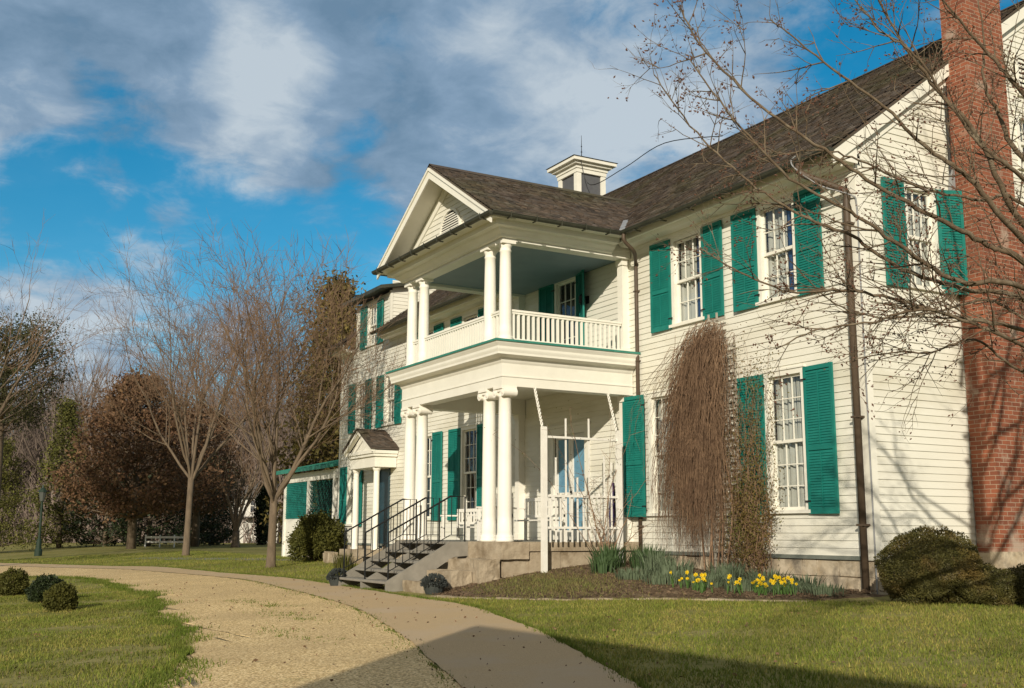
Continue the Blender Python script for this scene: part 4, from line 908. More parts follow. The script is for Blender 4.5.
# ------------------------------------------------------------------ plants
def grow(mb, p, d, ln, r, depth, spec, twigs):
    """a limb: polyline with jitter, side and end forks"""
    r = max(r, spec.get('rmin', .006)); segs = spec['segs'][depth]; pts = [p]; rad = [r]; dd = d.normalized(); rend = r*spec['taper'][depth]
    for k in range(segs):
        dd = (dd + Vector((random.gauss(0, 1), random.gauss(0, 1), random.gauss(0, 1)))*spec['wob'] + Vector((0, 0, spec['up'][depth]))).normalized()
        pts.append(pts[-1]+dd*ln/segs); rad.append(r+(rend-r)*(k+1)/segs)
    n = 7 if r > .05 else 5 if r > .018 else 3
    (mb if depth < spec['split'] else twigs).tube(pts, rad, n, cap=False)
    if depth == len(spec['segs'])-1: 
        spec.setdefault('ends', []).append(pts[-1]); spec.setdefault('mids', []).append(pts[len(pts)//2]); return
    nk = spec['kids'][depth]; nk = int(nk)+(random.random() < nk-int(nk)); ph = random.uniform(0, 6.28)
    for k in range(nk):
        t = 1.0 if k == 0 else random.uniform(spec['from'][depth], 1); i = t*segs; a = min(int(i), segs-1); q = pts[a]+(pts[a+1]-pts[a])*(i-a); rr = (rad[a]+(rad[a+1]-rad[a])*(i-a))
        dloc = (pts[a+1]-pts[a]).normalized(); s = dloc.orthogonal().normalized(); s = Matrix.Rotation(ph+k*2.4+random.uniform(-.4, .4), 3, dloc) @ s
        an = R(random.uniform(*spec['ang'][depth])) * (.5 if k == 0 else 1)
        grow(mb, q, dloc*math.cos(an)+s*math.sin(an), ln*random.uniform(*spec['len'][depth]), rr*(.8 if k == 0 else random.uniform(.45, .66)), depth+1, spec, twigs)
def vase_tree(name, label, cat, base, h, trunk_h, r, spec, limbs=6, lean=(28, 52), group=None, mats=('bark', 'twig'), first=.5):
    t = thing(name, label, cat, base, group); mb, tw = MB(), MB(); b = Vector(base)
    top = b+Vector((random.uniform(-.1, .1), random.uniform(-.1, .1), trunk_h))
    mb.tube([b+Vector((0, 0, -.1)), b+Vector((0, 0, .12)), b+(top-b)*.3, b+(top-b)*.7, top], [r*1.55, r*1.2, r*1.02, r*.95, r*.92], 10)
    for k in range(limbs):
        az = 6.28*k/limbs+random.uniform(-.3, .3); an = R(random.uniform(*lean)) if k else R(6)
        d = Vector((math.cos(az)*math.sin(an), math.sin(az)*math.sin(an), math.cos(an)))
        grow(mb, top-Vector((0, 0, random.uniform(0, .3)*trunk_h*.5)), d, (h-trunk_h)*first*random.uniform(.85, 1.1), r*random.uniform(.42, .58), 0, spec, tw)
    mb.build('trunk', mats[0], t, smooth=True); tw.build('twigs', mats[1], t)
    return t
def G(px, d):
    q = at(px, 532, d); return (q.x, q.y, gz(q.x, q.y))
def S(**k): 
    d = dict(segs=[5, 4, 4, 3, 3], wob=.09, up=[.10, .09, .06, .04, .02], taper=[.55, .5, .45, .4, .3], kids=[5.5, 5.5, 5, 4], **{'from': [.3, .25, .2, .2]}, ang=[(20, 42), (20, 45), (22, 50), (25, 55)], len=[(.5, .78), (.45, .7), (.42, .7), (.4, .7)], split=2)
    d.update(k); return d
random.seed(21)
vase_tree('bare_tree', 'vase-shaped bare tree on the lawn nearest the house, just left of the entrance bush', 'tree', (-18.62, -3.2, -.1), 10.0, 2.0, .118, S(), 9, (14, 46), 'bare trees on the front lawn', first=.44)
random.seed(5)
vase_tree('bare_tree', 'slender bare tree further left on the lawn before the brown-leaved oak', 'tree', (-32.7, -2.2, -.05), 12.4, 3.3, .125, S(), 9, (14, 48), 'bare trees on the front lawn', first=.44)
random.seed(11)
vase_tree('bare_tree', 'small forked bare tree in front of the distant white house', 'tree', G(236, 62), 8.5, .9, .22, S(kids=[4, 3.5, 3, 2]), 5, (10, 35), first=.42)
random.seed(14)
vase_tree('bare_tree', 'tall bare tree at the left edge of the picture leaning over the dark pine', 'tree', G(-70, 36), 11.0, 3.0, .15, S(kids=[5, 4, 3.5, 2.5]), 7, (30, 62), first=.5)

def leafy(name, label, cat, base, h, w, leafmat, n, size, shape, trunk=.15, trunk_h=1.0, group=None, asp=.55, clump=26, droop=0, bark='bark', inner=0.35):
    """trunk, limbs out to clump centres, and leaf-sized faces gathered in clumps through the crown"""
    t = thing(name, label, cat, base, group); b = Vector(base); mb, cr_ = MB(), MB()
    mb.tube([b+Vector((0, 0, -.1)), b+Vector((0, 0, h*.35)), b+Vector((.05*h*.1, 0, h*.92))], [trunk*1.15, trunk, trunk*.15], 8)
    nc = n//clump; phs = [random.uniform(0, 6.28) for _ in range(6)]
    for _ in range(nc):
        f = random.random(); z = trunk_h+(h-trunk_h)*f; az = random.uniform(0, 6.28); lob = 1+.16*math.sin(az*3+phs[0]+f*5)+.12*math.sin(az*5+phs[1]-f*9)+.1*math.sin(f*23+phs[2]); rmax = w*shape(f)*lob
        rr = rmax*(inner+(1-inner)*math.sqrt(random.random())) if rmax > 0 else 0; rr *= random.uniform(.86, 1.08)
        c = b+Vector((rr*math.cos(az), rr*math.sin(az), z-droop*rr)); cs = max(.18, h*.035)*random.uniform(.6, 1.3)
        if random.random() < .22: mb.tube([b+Vector((0, 0, max(trunk_h*.8, z-rr*.5))), c], [trunk*.22, .012], 4)
        gc = random.uniform(.7, 1.3)
        for _ in range(clump):
            o = Vector((random.gauss(0, cs), random.gauss(0, cs), random.gauss(0, cs*.75))); g_ = gc*random.uniform(.6, 1.35); cr_.tint = (g_, g_*random.uniform(.9, 1.05), g_); cr_.leaf(c+o, size*random.uniform(.7, 1.3), None, asp)
    mb.build('trunk', bark, t, smooth=True); cr_.build('crown', leafmat, t); return t
random.seed(3)
dome = lambda f: math.sqrt(max(0, 1-(abs(f-.38)/.64)**2.2)) if f > .38 else math.sqrt(max(0, 1-((.38-f)/.47)**2))
cone = lambda f: (1-f)**.8*min(1, .45+f*5)
col = lambda f: min(1, (1-f)**.55*1.05)*min(1, .5+f*4)
leafy('oak_tree', 'round oak holding rusty brown dead leaves across the lawn', 'tree', (-48.4, -1.3, 0), 9.0, 3.9, 'oakleaf', 22000, .19, lambda f: dome(f)*(1.12-.62*f)*1.05, .22, 1.9, clump=34, inner=.25)
leafy('oak_tree', 'narrower brown-leaved oak standing just behind the rusty oak', 'tree', (-55, 3.6, 0), 8.2, 2.4, 'oakleaf', 8000, .20, dome, .22, 2.2, clump=22)
for k, (x, y, h, w_, lab, mt) in enumerate(((-60, -3.3, 8.6, 2.3, 'yellow-green conical cedar on the left side of the rusty oak', 'cedar'), (-58, -1.0, 5.0, 2.6, 'low dark holly under the left of the rusty oak', 'darkleaf'), (-58.5, 1.6, 4.6, 2.8, 'low dark holly behind the oak trunk', 'darkleaf'), (-60, 4.6, 5.2, 2.6, 'low dark holly between the oak and the distant white house', 'darkleaf'), (*G(212, 73)[:2], 5.8, 1.9, 'dark holly left of the distant white house', 'darkleaf'), (*G(285, 98)[:2], 11.0, 2.6, 'green-gold cedar showing above the distant white house', 'cedar'), (*G(263, 73)[:2], 4.0, .36, 'narrow dark evergreen in front of the distant white house', 'darkleaf'))):
    leafy('evergreen_tree', lab, 'tree', (x, y, 0), h, w_, mt, 6500 if k else 9000, .17, cone if mt == 'cedar' else dome, .14, .15, 'evergreens beyond the lawn', clump=24)
leafy('cedar_tree', 'tall columnar cedar rising behind the far end of the house', 'tree', G(330, 52), 13.0, 2.3, 'conifer', 21000, .25, col, .25, .3, clump=26, asp=.45)
leafy('pine_tree', 'dark ragged pine cut off by the left edge of the picture', 'tree', G(-8, 44), 9.9, 2.3, 'pine', 20000, .14, lambda f: .55+.5*math.sin(f*2.6), .2, 5.6, clump=70, asp=.3)
leafy('cedar_tree', 'loose yellow-green cedar low at the left edge of the picture', 'tree', G(-14, 58), 6.0, 2.4, 'cedar', 14000, .15, lambda f: 1-f*.6, .18, .3, clump=50, asp=.35)
# distant woods: four bare trees and their copies
random.seed(9)
protos = []
for k in range(4):
    sp2 = S(segs=[4, 3, 3, 2], kids=[4, 4, 3], wob=.10, split=1); sp2['from'] = [.2, .2, .2]; sp2['up'] = [.12, .1, .06, .03]
    protos.append(vase_tree('woodland_tree', 'bare tree in the woods beyond the lawn', 'tree', (0, 0, 0), 17+k, 4, .22, sp2, 7, (12, 45), 'bare trees of the far woods', ('twigfar', 'twigfar'), .42))
spots = []
random.seed(17)
for k in range(170):
    px = random.uniform(-60, 350); d = random.uniform(80, 135); q = at(px, 532, d); spots.append((q.x, q.y))
for k, (x, y) in enumerate(spots):
    o = protos[k] if k < 4 else copy_tree(protos[k % 4])
    o.location = (x, y, gz(x, y)); o.rotation_euler.z = random.uniform(0, 6.28); s_ = random.uniform(.75, 1.1); o.scale = (s_, s_, s_)
# dense under-storey behind the lawn, too tangled to count
mb = MB(); random.seed(4)
for k in range(5200):
    px = random.uniform(-80, 360); d = random.uniform(84, 125); q = at(px, 532, d); h = random.uniform(1.5, 6.5); b = Vector((q.x, q.y, gz(q.x, q.y)))
    pts = [b]; dd = Vector((random.gauss(0, .25), random.gauss(0, .25), 1))
    for i in range(3): dd += Vector((random.gauss(0, .2), random.gauss(0, .2), 0)); pts.append(pts[-1]+dd.normalized()*h/3)
    mb.tube(pts, [.05, .035, .025, .012], 3, cap=False)
    for i in range(4): q_ = pts[random.randint(1, 3)]; mb.tube([q_, q_+Vector((random.gauss(0, .7), random.gauss(0, .7), random.uniform(.2, 1.3)))], [.02, .008], 3, cap=False)
tag(mb.build('undergrowth', 'twigfar'), kind='stuff')
# ridge of wooded hill far behind
mb = MB(); random.seed(2); n = 160; px0 = [-200+k*760/n for k in range(n+1)]; top = []; bot = []
for k, px in enumerate(px0):
    q = at(px, 532, 170); h = 15.5+2.4*math.sin(k*.13)+1.2*math.sin(k*.37+1)+random.uniform(-.3, .3)
    for j in range(5): f = j/4; mb.v.append((q.x*(1+.25*f), q.y*(1+.25*f)+0, -1+h*math.sin(f*1.5)))
for k in range(n):
    for j in range(4): a0 = k*5+j; mb.f.append((a0, a0+5, a0+6, a0+1)); mb.mi.append(0); mb.t.append(None)
M['hill'] = mat('wooded_hill', (.11, .085, .07), .95, (.07, .055, .045), .6, 8, 1.0, 1.5)
tag(mb.build('hill', 'hill', smooth=True), kind='structure')

# boxwood and other clipped shrubs
def shrub(name, label, cat, c, rx, ry, h, leafmat, n, size, group=None, lob=.10, spiky=0, seed=1, stem=False):
    random.seed(seed); c = Vector(c); t = thing(name, label, cat, c, group); ph = [random.uniform(0, 6.28) for _ in range(8)]
    def surf(az, el):
        f = 1+lob*(math.sin(az*3+ph[0]+el*4)+math.sin(az*5+ph[1]-el*7)*.7+math.sin(az*9+ph[2]+el*11)*.5)
        return Vector((math.cos(az)*math.cos(el)*rx*f, math.sin(az)*math.cos(el)*ry*f, h*.42+math.sin(el)*h*.58*f))
    mb = MB(); tw = MB()
    for _ in range(n):
        az = random.uniform(0, 6.28); el = math.asin(random.uniform(-.65, 1)); p = surf(az, el); k = 1-abs(random.gauss(0, .09))
        if spiky: k += abs(random.gauss(0, spiky))
        q = Vector((p.x*k, p.y*k, h*.42+(p.z-h*.42)*k)); nn = (q-Vector((0, 0, h*.3))).normalized()+Vector((random.gauss(0, .6), random.gauss(0, .6), random.gauss(0, .6)))
        if q.z < .02: q.z = random.uniform(.02, .1)
        g_ = random.uniform(.6, 1.4); mb.tint = (g_, g_, g_); mb.leaf(c+q, size*random.uniform(.7, 1.3), nn, .55)
    for _ in range(60):
        az = random.uniform(0, 6.28); el = math.asin(random.uniform(-.3, 1)); p = surf(az, el)*.93; tw.tube([c+Vector((random.gauss(0, .05), random.gauss(0, .05), -.02)), c+p*.5+Vector((0, 0, .03)), c+p], [.018, .012, .004], 4, cap=False)
    core = MB(); na, ne = 24, 9
    for i in range(ne+1):
        for j_ in range(na): p = surf(6.283*j_/na, -.5+2.07*i/ne)*.86; core.v.append(tuple(c+Vector((p.x, p.y, max(.0, p.z)))))
    for i in range(ne):
        for j_ in range(na): a0 = i*na+j_; a1 = i*na+(j_+1) % na; core.f.append((a0, a1, a1+na, a0+na)); core.mi.append(0); core.t.append(None)
    off = len(mb.v); mb.v += core.v; mb.f += [tuple(i+off for i in f) for f in core.f]; mb.mi += core.mi; mb.t += core.t
    mb.build('foliage', leafmat, t); tw.build('stems', 'twig', t); return t
shrub('boxwood', 'large rounded boxwood at the corner of the house beside the downspout', 'shrub', (1.50, -.62, -.02), .70, .62, .98, 'box', 34000, .026, lob=.05, spiky=.015, seed=3)
shrub('boxwood', 'low spreading boxwood under the brick chimney at the right edge', 'shrub', (2.62, .18, 0), .72, .6, .52, 'box', 18000, .026, lob=.08, spiky=.015, seed=4)
shrub('boxwood', 'small low boxwood between the large one and the chimney shrub', 'shrub', (2.05, -.42, -.02), .55, .45, .52, 'box', 14000, .026, lob=.08, spiky=.015, seed=6)
shrub('entrance_bush', 'loose olive green bush before the far portico, right of the bare tree', 'shrub', (-21.2, -.95, 0), .80, .72, 1.35, 'shrubleaf', 9000, .085, spiky=.10, seed=7)
for k, (px, py, r_, h, lab, mt) in enumerate(((12, 596, .30, .52, 'round clipped shrub cut by the left edge of the lawn', 'shrubleaf'), (46, 602, .30, .46, 'dark clipped shrub in the middle of the three on the left lawn', 'darkleaf'), (60, 611, .24, .43, 'small clipped shrub nearest the gravel drive on the left lawn', 'shrubleaf'))):
    q = gnd(px, py); shrub('lawn_shrub', lab, 'shrub', q, r_, r_, h, mt, 4200, .045, 'clipped shrubs on the left lawn', spiky=.05, lob=.10, seed=20+k)

# weeping vine on the front wall with its white lattice
random.seed(31)
lt = thing('lattice_trellis', 'tall pale weathered ladder-like trellis half hidden by the weeping vine', 'trellis', (-3.0, -.12, .1))
mb = MB()
for x in (-3.42, -3.2, -2.98, -2.76): mb.box(x-.018, x+.018, -.135, -.115, .05, 4.75 if x < -3 else 4.2)
mb.build('upright', 'weathered', lt)
mb = MB()
z = .2
while z < 4.7: mb.box(-3.48, -2.70 if z < 4.2 else -2.95, -.158, -.137, z-.02, z+.02); z += .13
mb.build('slats', 'weathered', lt)
vn = thing('weeping_vine', 'thick curtain of leafless brown vine stems hanging down the front wall', 'vine', (-3.55, -.35, .35))
mb = MB()
for k in range(6):
    x = -3.5+k*.11; mb.tube(catmull([(x, -.3, .25), (x+random.uniform(-.15, .15), -.25, 1.4), (x+random.uniform(-.2, .1), -.28, 2.8), (-3.45+random.uniform(-.25, .3), -.3, 4.4)], 5), [.017]*15+[.009], 5)
mb.build('main_stem', 'vine', vn)
mb = MB()
for k in range(1600):
    f = random.random(); z0 = 4.62-abs(random.gauss(0, .30))-random.random()**1.5*1.9; x0 = -3.25+random.gauss(0, .28)-(4.62-z0)*.08*random.random(); y0 = -.22-random.random()*.18
    dx = random.gauss(-.20, .30) if random.random() < .85 else random.gauss(-.25, .6); out = random.uniform(.05, .42); pts = [Vector((x0, y0, z0))]
    ln = min(random.uniform(.5, 3.6), z0-.45-abs(random.gauss(0, .75))); 
    if ln < .3: continue
    n = 6; hump = random.uniform(.0, .14)
    for i in range(1, n+1):
        t = i/n; pts.append(Vector((x0+dx*(1-(1-t)**2)+random.gauss(0, .026), y0-out*(1-(1-t)**2.5)+random.gauss(0, .022), z0+hump*math.sin(min(1, t*3)*math.pi)-ln*t**1.25)))
    r0 = random.uniform(.003, .0055); mb.tube(pts, [r0, r0, r0*.9, r0*.8, r0*.7, r0*.55, r0*.35], 3, cap=False)
    for _ in range(2):
        q = pts[random.randint(2, n)]; mb.tube([q, q+Vector((random.gauss(0, .09), random.gauss(0, .06), -random.uniform(.08, .3)))], [.0028, .0015], 3, cap=False)
mb.build('hanging_stems', 'vine', vn)
cv = thing('climbing_rose', 'thin leafy climber with scattered green leaves between the vine and the lower window', 'vine', (-2.45, -.15, .1))
mb, lf = MB(), MB()
for k in range(120):
    x0 = -2.5+random.gauss(0, .2); pts = [Vector((x0, -.12, .1+random.random()*.8))]; h = random.uniform(1.2, 3.9) if k % 3 else random.uniform(.5, 1.4); n = 10; lean_ = random.uniform(-.35, .6)
    for i in range(1, n+1):
        t = i/n; pts.append(Vector((x0+lean_*t+random.gauss(0, .05)+(.25*math.sin(t*7+k) * .3), -.13-random.random()*.15, pts[0].z+h*t-(.5*max(0, t-.75)*h if k % 2 else 0))))
    mb.tube(pts, [.006-.0045*i/n for i in range(n+1)], 3, cap=False)
    for i in range(2, n+1):
        for _ in range(random.randint(3, 11)): lf.leaf(pts[i]+Vector((random.gauss(0, .07), random.gauss(0, .05)-.02, random.gauss(0, .09))), random.uniform(.025, .05), None, .55)
mb.build('stems', 'vine', cv); lf.build('leaves', 'vineleaf', cv)
rb = thing('rose_bush', 'thorny bare rose canes climbing through the white arbour', 'rose', (-5.2, -1.2, .3))
random.seed(8); mb, lf = MB(), MB()
for k in range(16):
    y0 = -1.25+random.gauss(0, .12); pts = [Vector((-5.25+random.gauss(0, .05), y0, .3))]; d = Vector((random.gauss(-.12, .1), random.gauss(-.05, .35), 1)); h = random.uniform(1.2, 3.4)
    for i in range(9): d = (d+Vector((random.gauss(0, .1), random.gauss(0, .14), -.03*i*.3))).normalized(); pts.append(pts[-1]+d*h/9)
    mb.tube(pts, [.014-.0012*i for i in range(10)] if k < 5 else [.007-.0006*i for i in range(10)], 4, cap=False)
    for i in range(3, 10):
        for _ in range(3): lf.leaf(pts[i]+Vector((random.gauss(0, .08), random.gauss(0, .1), random.gauss(0, .1))), .032, None, .6)
        q = pts[i]; mb.tube([q, q+Vector((random.gauss(0, .15), random.gauss(0, .2), random.uniform(-.1, .25)))], [.004, .002], 3, cap=False)
mb.build('canes', 'vine', rb); lf.build('leaves', 'vineleaf', rb)
# leafy clumps and daffodils in the bed
def blades_clump(name, label, cat, x, y, n, h, spread, m, group, wd=.012):
    t = thing(name, label, cat, (x, y, bedz(x, y)), group); mb = MB()
    for _ in range(n):
        a = random.uniform(0, 6.28); r_ = spread*math.sqrt(random.random()); b = Vector((x+r_*math.cos(a), y+r_*math.sin(a), bedz(x, y)-.02)); hh = h*random.uniform(.55, 1.1)
        o = Vector((math.cos(a), math.sin(a), 0))*hh*random.uniform(.08, .45)*(.3+r_/spread); s = Vector((-math.sin(a+random.uniform(-1, 1)), math.cos(a), 0)).normalized()*wd
        m1 = b+o*.35+Vector((0, 0, hh*.6)); tp = b+o+Vector((0, 0, hh*random.uniform(.85, 1)))
        mb.face([b-s*.7, b+s*.7, m1+s, m1-s]); mb.face([m1-s, m1+s, tp])
    mb.build('leaves', m, t); return t
random.seed(12)
for x, y, n, h, s_, lab in ((-3.55, -1.75, 240, .22, .34, 'low grey-green grassy clump left of the daffodils'), (-2.75, -1.75, 240, .22, .36, 'low grey-green grassy clump behind the leftmost daffodils'), (-2.05, -1.55, 240, .24, .36, 'low grey-green grassy clump behind the middle daffodils'), (-1.35, -1.35, 220, .22, .34, 'low grey-green grassy clump behind the rightmost daffodils'), (-.65, -1.2, 200, .2, .34, 'low grey-green grassy clump right of the daffodils'), (.0, -1.05, 160, .18, .3, 'low grey-green grassy clump at the foot of the corner downspout')):
    blades_clump('leafy_plant', lab, 'plant', x, y, n, h, s_, 'grey_leaf', 'leafy clumps in the flower bed', .009)
for x, y, n, h, s_, m_, lab in ((-4.95, -1.30, 260, .48, .28, 'iris', 'dense green leaf clump beside the right arbour post'), (-4.45, -.85, 240, .46, .28, 'iris', 'green leaf clump under the left lower shutter'), (-4.55, -1.7, 160, .34, .22, 'iris', 'low green leaf clump in front of the dense one'), (-3.85, -1.05, 220, .42, .3, 'grey_leaf', 'grey-green leaf clump left of the vine foot'), (-3.2, -1.2, 190, .34, .32, 'grey_leaf', 'grey-green leaf clump at the vine foot'), (-2.3, -.85, 200, .34, .34, 'grey_leaf', 'grey-green leaf clump right of the trellis'), (-1.55, -.7, 180, .3, .34, 'grey_leaf', 'grey-green leaf clump under the right lower window'), (-.85, -.6, 140, .26, .3, 'grey_leaf', 'low grey-green leaf clump nearest the house corner')):
    blades_clump('leafy_plant', lab, 'plant', x, y, n, h, s_, m_, 'leafy clumps in the flower bed', .011)
def daffodil():
    mb = MB(); H = .30; hd = Vector((.5, -.85, .15)).normalized(); c = Vector((0, 0, H))
    mb.cur = 0; mb.tube([(0, 0, 0), (0, 0, H*.6), (-.01, .015, H)], .004, 4)
    for k in range(4):
        a = k*1.6+.4; o = Vector((math.cos(a), math.sin(a), 0)); s = Vector((-o.y, o.x, 0))*.006; mb.face([o*.01-s, o*.01+s, o*.05+s+Vector((0, 0, .17)), o*.05-s+Vector((0, 0, .17))]); mb.face([o*.05-s+Vector((0, 0, .17)), o*.05+s+Vector((0, 0, .17)), o*.10+Vector((0, 0, .25))])
    mb.cur = 1; u = hd.orthogonal().normalized(); v_ = hd.cross(u)
    for k in range(6):
        a = k*math.pi/3; d = u*math.cos(a)+v_*math.sin(a); s = hd.cross(d); mb.face([c, c+d*.025-s*.014, c+d*.047+hd*.006, c+d*.025+s*.014])
    n = 9
    for k in range(n):
        a0, a1 = 6.283*k/n, 6.283*(k+1)/n; r0, r1 = .009, .019
        mb.face([c+u*math.cos(a0)*r0+v_*math.sin(a0)*r0, c+u*math.cos(a1)*r0+v_*math.sin(a1)*r0, c+hd*.032+u*math.cos(a1)*r1+v_*math.sin(a1)*r1, c+hd*.032+u*math.cos(a0)*r1+v_*math.sin(a0)*r1])
    return mb.build('daffodil', ['stalk', 'petal'])
random.seed(44); df = None
DAF = [(692, 575, 6), (698, 581, 7), (706, 584, 7), (733, 580, 5), (738, 585, 4), (757, 588, 3), (766, 579, 8), (775, 583, 9), (783, 588, 7), (790, 584, 6), (798, 590, 5)]
for px, py, n in DAF:
    for _ in range(n):
        u_ = random.uniform(.15, .8)+(597-py)/22*.15; px_ = px+random.gauss(0, 6); d = ray(px_, py); yy = -2.0
        for _i in range(4): x = CAM.x+d.x*((yy-CAM.y)/d.y); yy = min(-.25, min(BED_F, key=lambda b_: abs(b_.x-x)).y+u_)
        y = yy; z = bedz(x, y)
        o = daffodil() if df is None else df.copy()
        if df is None: df = o
        else: COL.objects.link(o)
        o.location = (x, y, z); o.rotation_euler.z = random.uniform(-.9, .9); s_ = random.uniform(.5, .85); o.scale = (s_, s_, s_*random.uniform(.7, 1.1)); o.rotation_euler.x = random.gauss(0, .12); o.rotation_euler.y = random.gauss(0, .12)
        tag(o, 'yellow daffodil in flower in the bed below the trellis and right lower window', 'daffodil', 'yellow daffodils in the flower bed')
# ground cover and wood chips on the bed
mb = MB(); random.seed(6)
for _ in range(9000):
    i = random.randint(0, 58); t = random.random(); p = BED_F[i]+(BED_B[i]-BED_F[i])*t; x, y = p.x+random.uniform(-.08, .08), p.y+random.uniform(-.05, .05)
    if y > -.06: continue
    g = random.uniform(.6, 1.4); mb.tint = (g, g, g); mb.leaf((x, y, bedz(x, y)*1.0+.012*random.random()), random.uniform(.02, .06), Vector((random.gauss(0, 1), random.gauss(0, 1), random.gauss(0, .3))), .4)
tag(mb.build('mulch_chips', 'chip'), kind='stuff')
mb = MB()
for _ in range(7000):
    x = random.gauss(-4.4, .9); y = random.gauss(-3.0, .55)
    if y > -.3 or y < -4.1 or x < -5.55: continue
    g = random.uniform(.6, 1.5); mb.tint = (g, g*random.uniform(.85, 1.1), g); h = random.uniform(.02, .08); z = bedz(x, y); a = random.uniform(0, 6.28); s = Vector((math.cos(a), math.sin(a), 0))*.006
    p = Vector((x, y, z-.01)); mb.face([p-s, p+s, p+Vector((random.gauss(0, .03), random.gauss(0, .03), h))])
tag(mb.build('ground_cover', 'moss'), kind='stuff')

# grass: thin blades over the nearer lawns, one mesh
def inside(P, x, y):
    c = np.zeros(len(x), bool); j = len(P)-1
    for i in range(len(P)):
        xi, yi, xj, yj = P[i][0], P[i][1], P[j][0], P[j][1]
        k = ((yi > y) != (yj > y)) & (x < (xj-xi)*(y-yi)/((yj-yi) if yj != yi else 1e-9)+xi); c ^= k; j = i
    return c
def fringe(P, cnt, sd_, h0, off=0.0):
    P = np.array([(p.x, p.y) for p in P]); i = rng.integers(0, len(P)-1, cnt); t = rng.random(cnt)[:, None]; q = P[i]+(P[i+1]-P[i])*t
    q[:, 1] += off+rng.normal(0, sd_, cnt)*(1+.8*np.sin(q[:, 0]*2.1)+.5*np.sin(q[:, 0]*5.3)); x, y = q[:, 0], q[:, 1]; n = cnt; z = -0.045*np.clip(-y-1, 0, 22)+.012
    a = rng.uniform(0, 6.28, n); h = h0*rng.uniform(.4, 1.3, n); wd = .005+.003*rng.random(n); ln = rng.normal(0, .4, (n, 2))*h[:, None]; bx, by = np.cos(a)*wd, np.sin(a)*wd
    v = np.stack([np.stack([x-bx, y-by, z-.01], 1), np.stack([x+bx, y+by, z-.01], 1), np.stack([x+ln[:, 0], y+ln[:, 1], z+h], 1)], 1).reshape(-1, 3); g = rng.uniform(.5, 1.1, n)
    return v, np.repeat(np.stack([g*.8, g, g*.7, np.ones(n)], 1), 3, 0)
def grass(regions):
    V, T_, n0 = [], [], 0
    for fr in (fringe(LAWN_L[:300], 26000, .11, .045), fringe(PATH_OUT[:330], 12000, .035, .035, .03), fringe(PATH_IN[20:180], 1500, .07, .022, -.05)): V.append(fr[0]); T_.append(fr[1])
    for cx, cy, rx_, ry_, cnt in ((-6.5, -7.2, 1.3, .25, 350), (-3.9, -7.5, 1.0, .25, 260), (-1.6, -8.3, 1.2, .2, 200)):
        P_ = [Vector((cx+rx_*random.gauss(0, .6), cy+ry_*random.gauss(0, .7), 0)) for _ in range(60)]; P2 = []
        for p in P_: P2 += [p, p+Vector((.05, .02, 0))]
        fr = fringe(P2[::2], cnt//3, .10, .02) if False else fringe([p for p in sorted(P_, key=lambda a_: a_.x)], cnt, .05, .02); V.append(fr[0]); T_.append(fr[1])
    for poly, box_, cnt, h0, bare in regions:
        x = rng.uniform(box_[0], box_[1], cnt); y = rng.uniform(box_[2], box_[3], cnt); k = inside(poly, x, y)
        f = np.sin(x*1.9+1)*np.sin(y*2.3+.4)+.6*np.sin(x*4.3-y*3.1)+.4*np.sin(x*9+y*7.7)+rng.normal(0, .5, cnt)
        k &= f > bare; x, y, f = x[k], y[k], f[k]; n = len(x); z = -0.045*np.clip(-y-1, 0, 22)
        a = rng.uniform(0, 6.28, n); h = h0*rng.uniform(.5, 1.4, n)*(1+.18*np.clip(f, -1, 1.5)); wd = .0045+.003*rng.random(n); ln = rng.normal(0, .35, (n, 2))*h[:, None]
        bx, by = np.cos(a)*wd, np.sin(a)*wd
        v = np.stack([np.stack([x-bx, y-by, z-.003], 1), np.stack([x+bx, y+by, z-.003], 1), np.stack([x+ln[:, 0], y+ln[:, 1], z+h], 1)], 1).reshape(-1, 3)
        pat = np.sin(x*.9+2)*np.sin(y*1.3+x*.4)+.7*np.sin(x*2.3+y*1.7); dry = (rng.random(n) < .16+.14*(f < 0)+.30*(pat > .55)); g = rng.uniform(.6, 1.3, n)*np.where(pat < -.5, .78, 1.0); c = np.stack([g*np.where(dry, 1.55, .95), g*np.where(dry, 1.35, 1.05), g*np.where(dry, 1.7, .9), np.ones(n)], 1)
        V.append(v); T_.append(np.repeat(c, 3, 0))
    v = np.concatenate(V); c = np.concatenate(T_); n = len(v)//3
    me = bpy.data.meshes.new('lawn_grass'); me.vertices.add(len(v)); me.vertices.foreach_set('co', v.ravel()); me.loops.add(len(v)); me.loops.foreach_set('vertex_index', np.arange(len(v), dtype=np.int32))
    me.polygons.add(n); me.polygons.foreach_set('loop_start', np.arange(0, len(v), 3, dtype=np.int32)); me.update(calc_edges=True)
    ca = me.color_attributes.new('tint', 'FLOAT_COLOR', 'CORNER'); ca.data.foreach_set('color', c.ravel().astype(np.float32)); me.materials.append(M['blade'])
    o = bpy.data.objects.new('lawn_grass', me); COL.objects.link(o); return tag(o, kind='stuff')
RL = [(p.x, p.y) for p in PATH_OUT if -5.2 < p.x < 9.6][::-1]; RLP = RL+[(10, -2), (8, 2), (3, 2.3), (2.5, -.3), (.9, -1.25)]+[(p.x, p.y) for p in BED_F[::-1]]
LLP = [(p.x, p.y) for p in LAWN_L]+[(-50, -30), (8, -30)]
FLP = [(p.x, p.y) for p in PATH_OUT if -40 < p.x < -9.6]+[(-40, 1.5), (-22.5, -.1), (-10.6, -.1), (-10.6, -3.2), (-9.5, -3.2)]
grass([(RLP, (-5.2, 9.6, -9.6, 2), 250000, .033, -1.25), (LLP, (-14, 6, -14, -7.6), 200000, .032, -.55), (LLP, (-40, -14, -20, -7.6), 60000, .05, -.6), (FLP, (-40, -9.5, -9, 0), 110000, .05, -.7)])

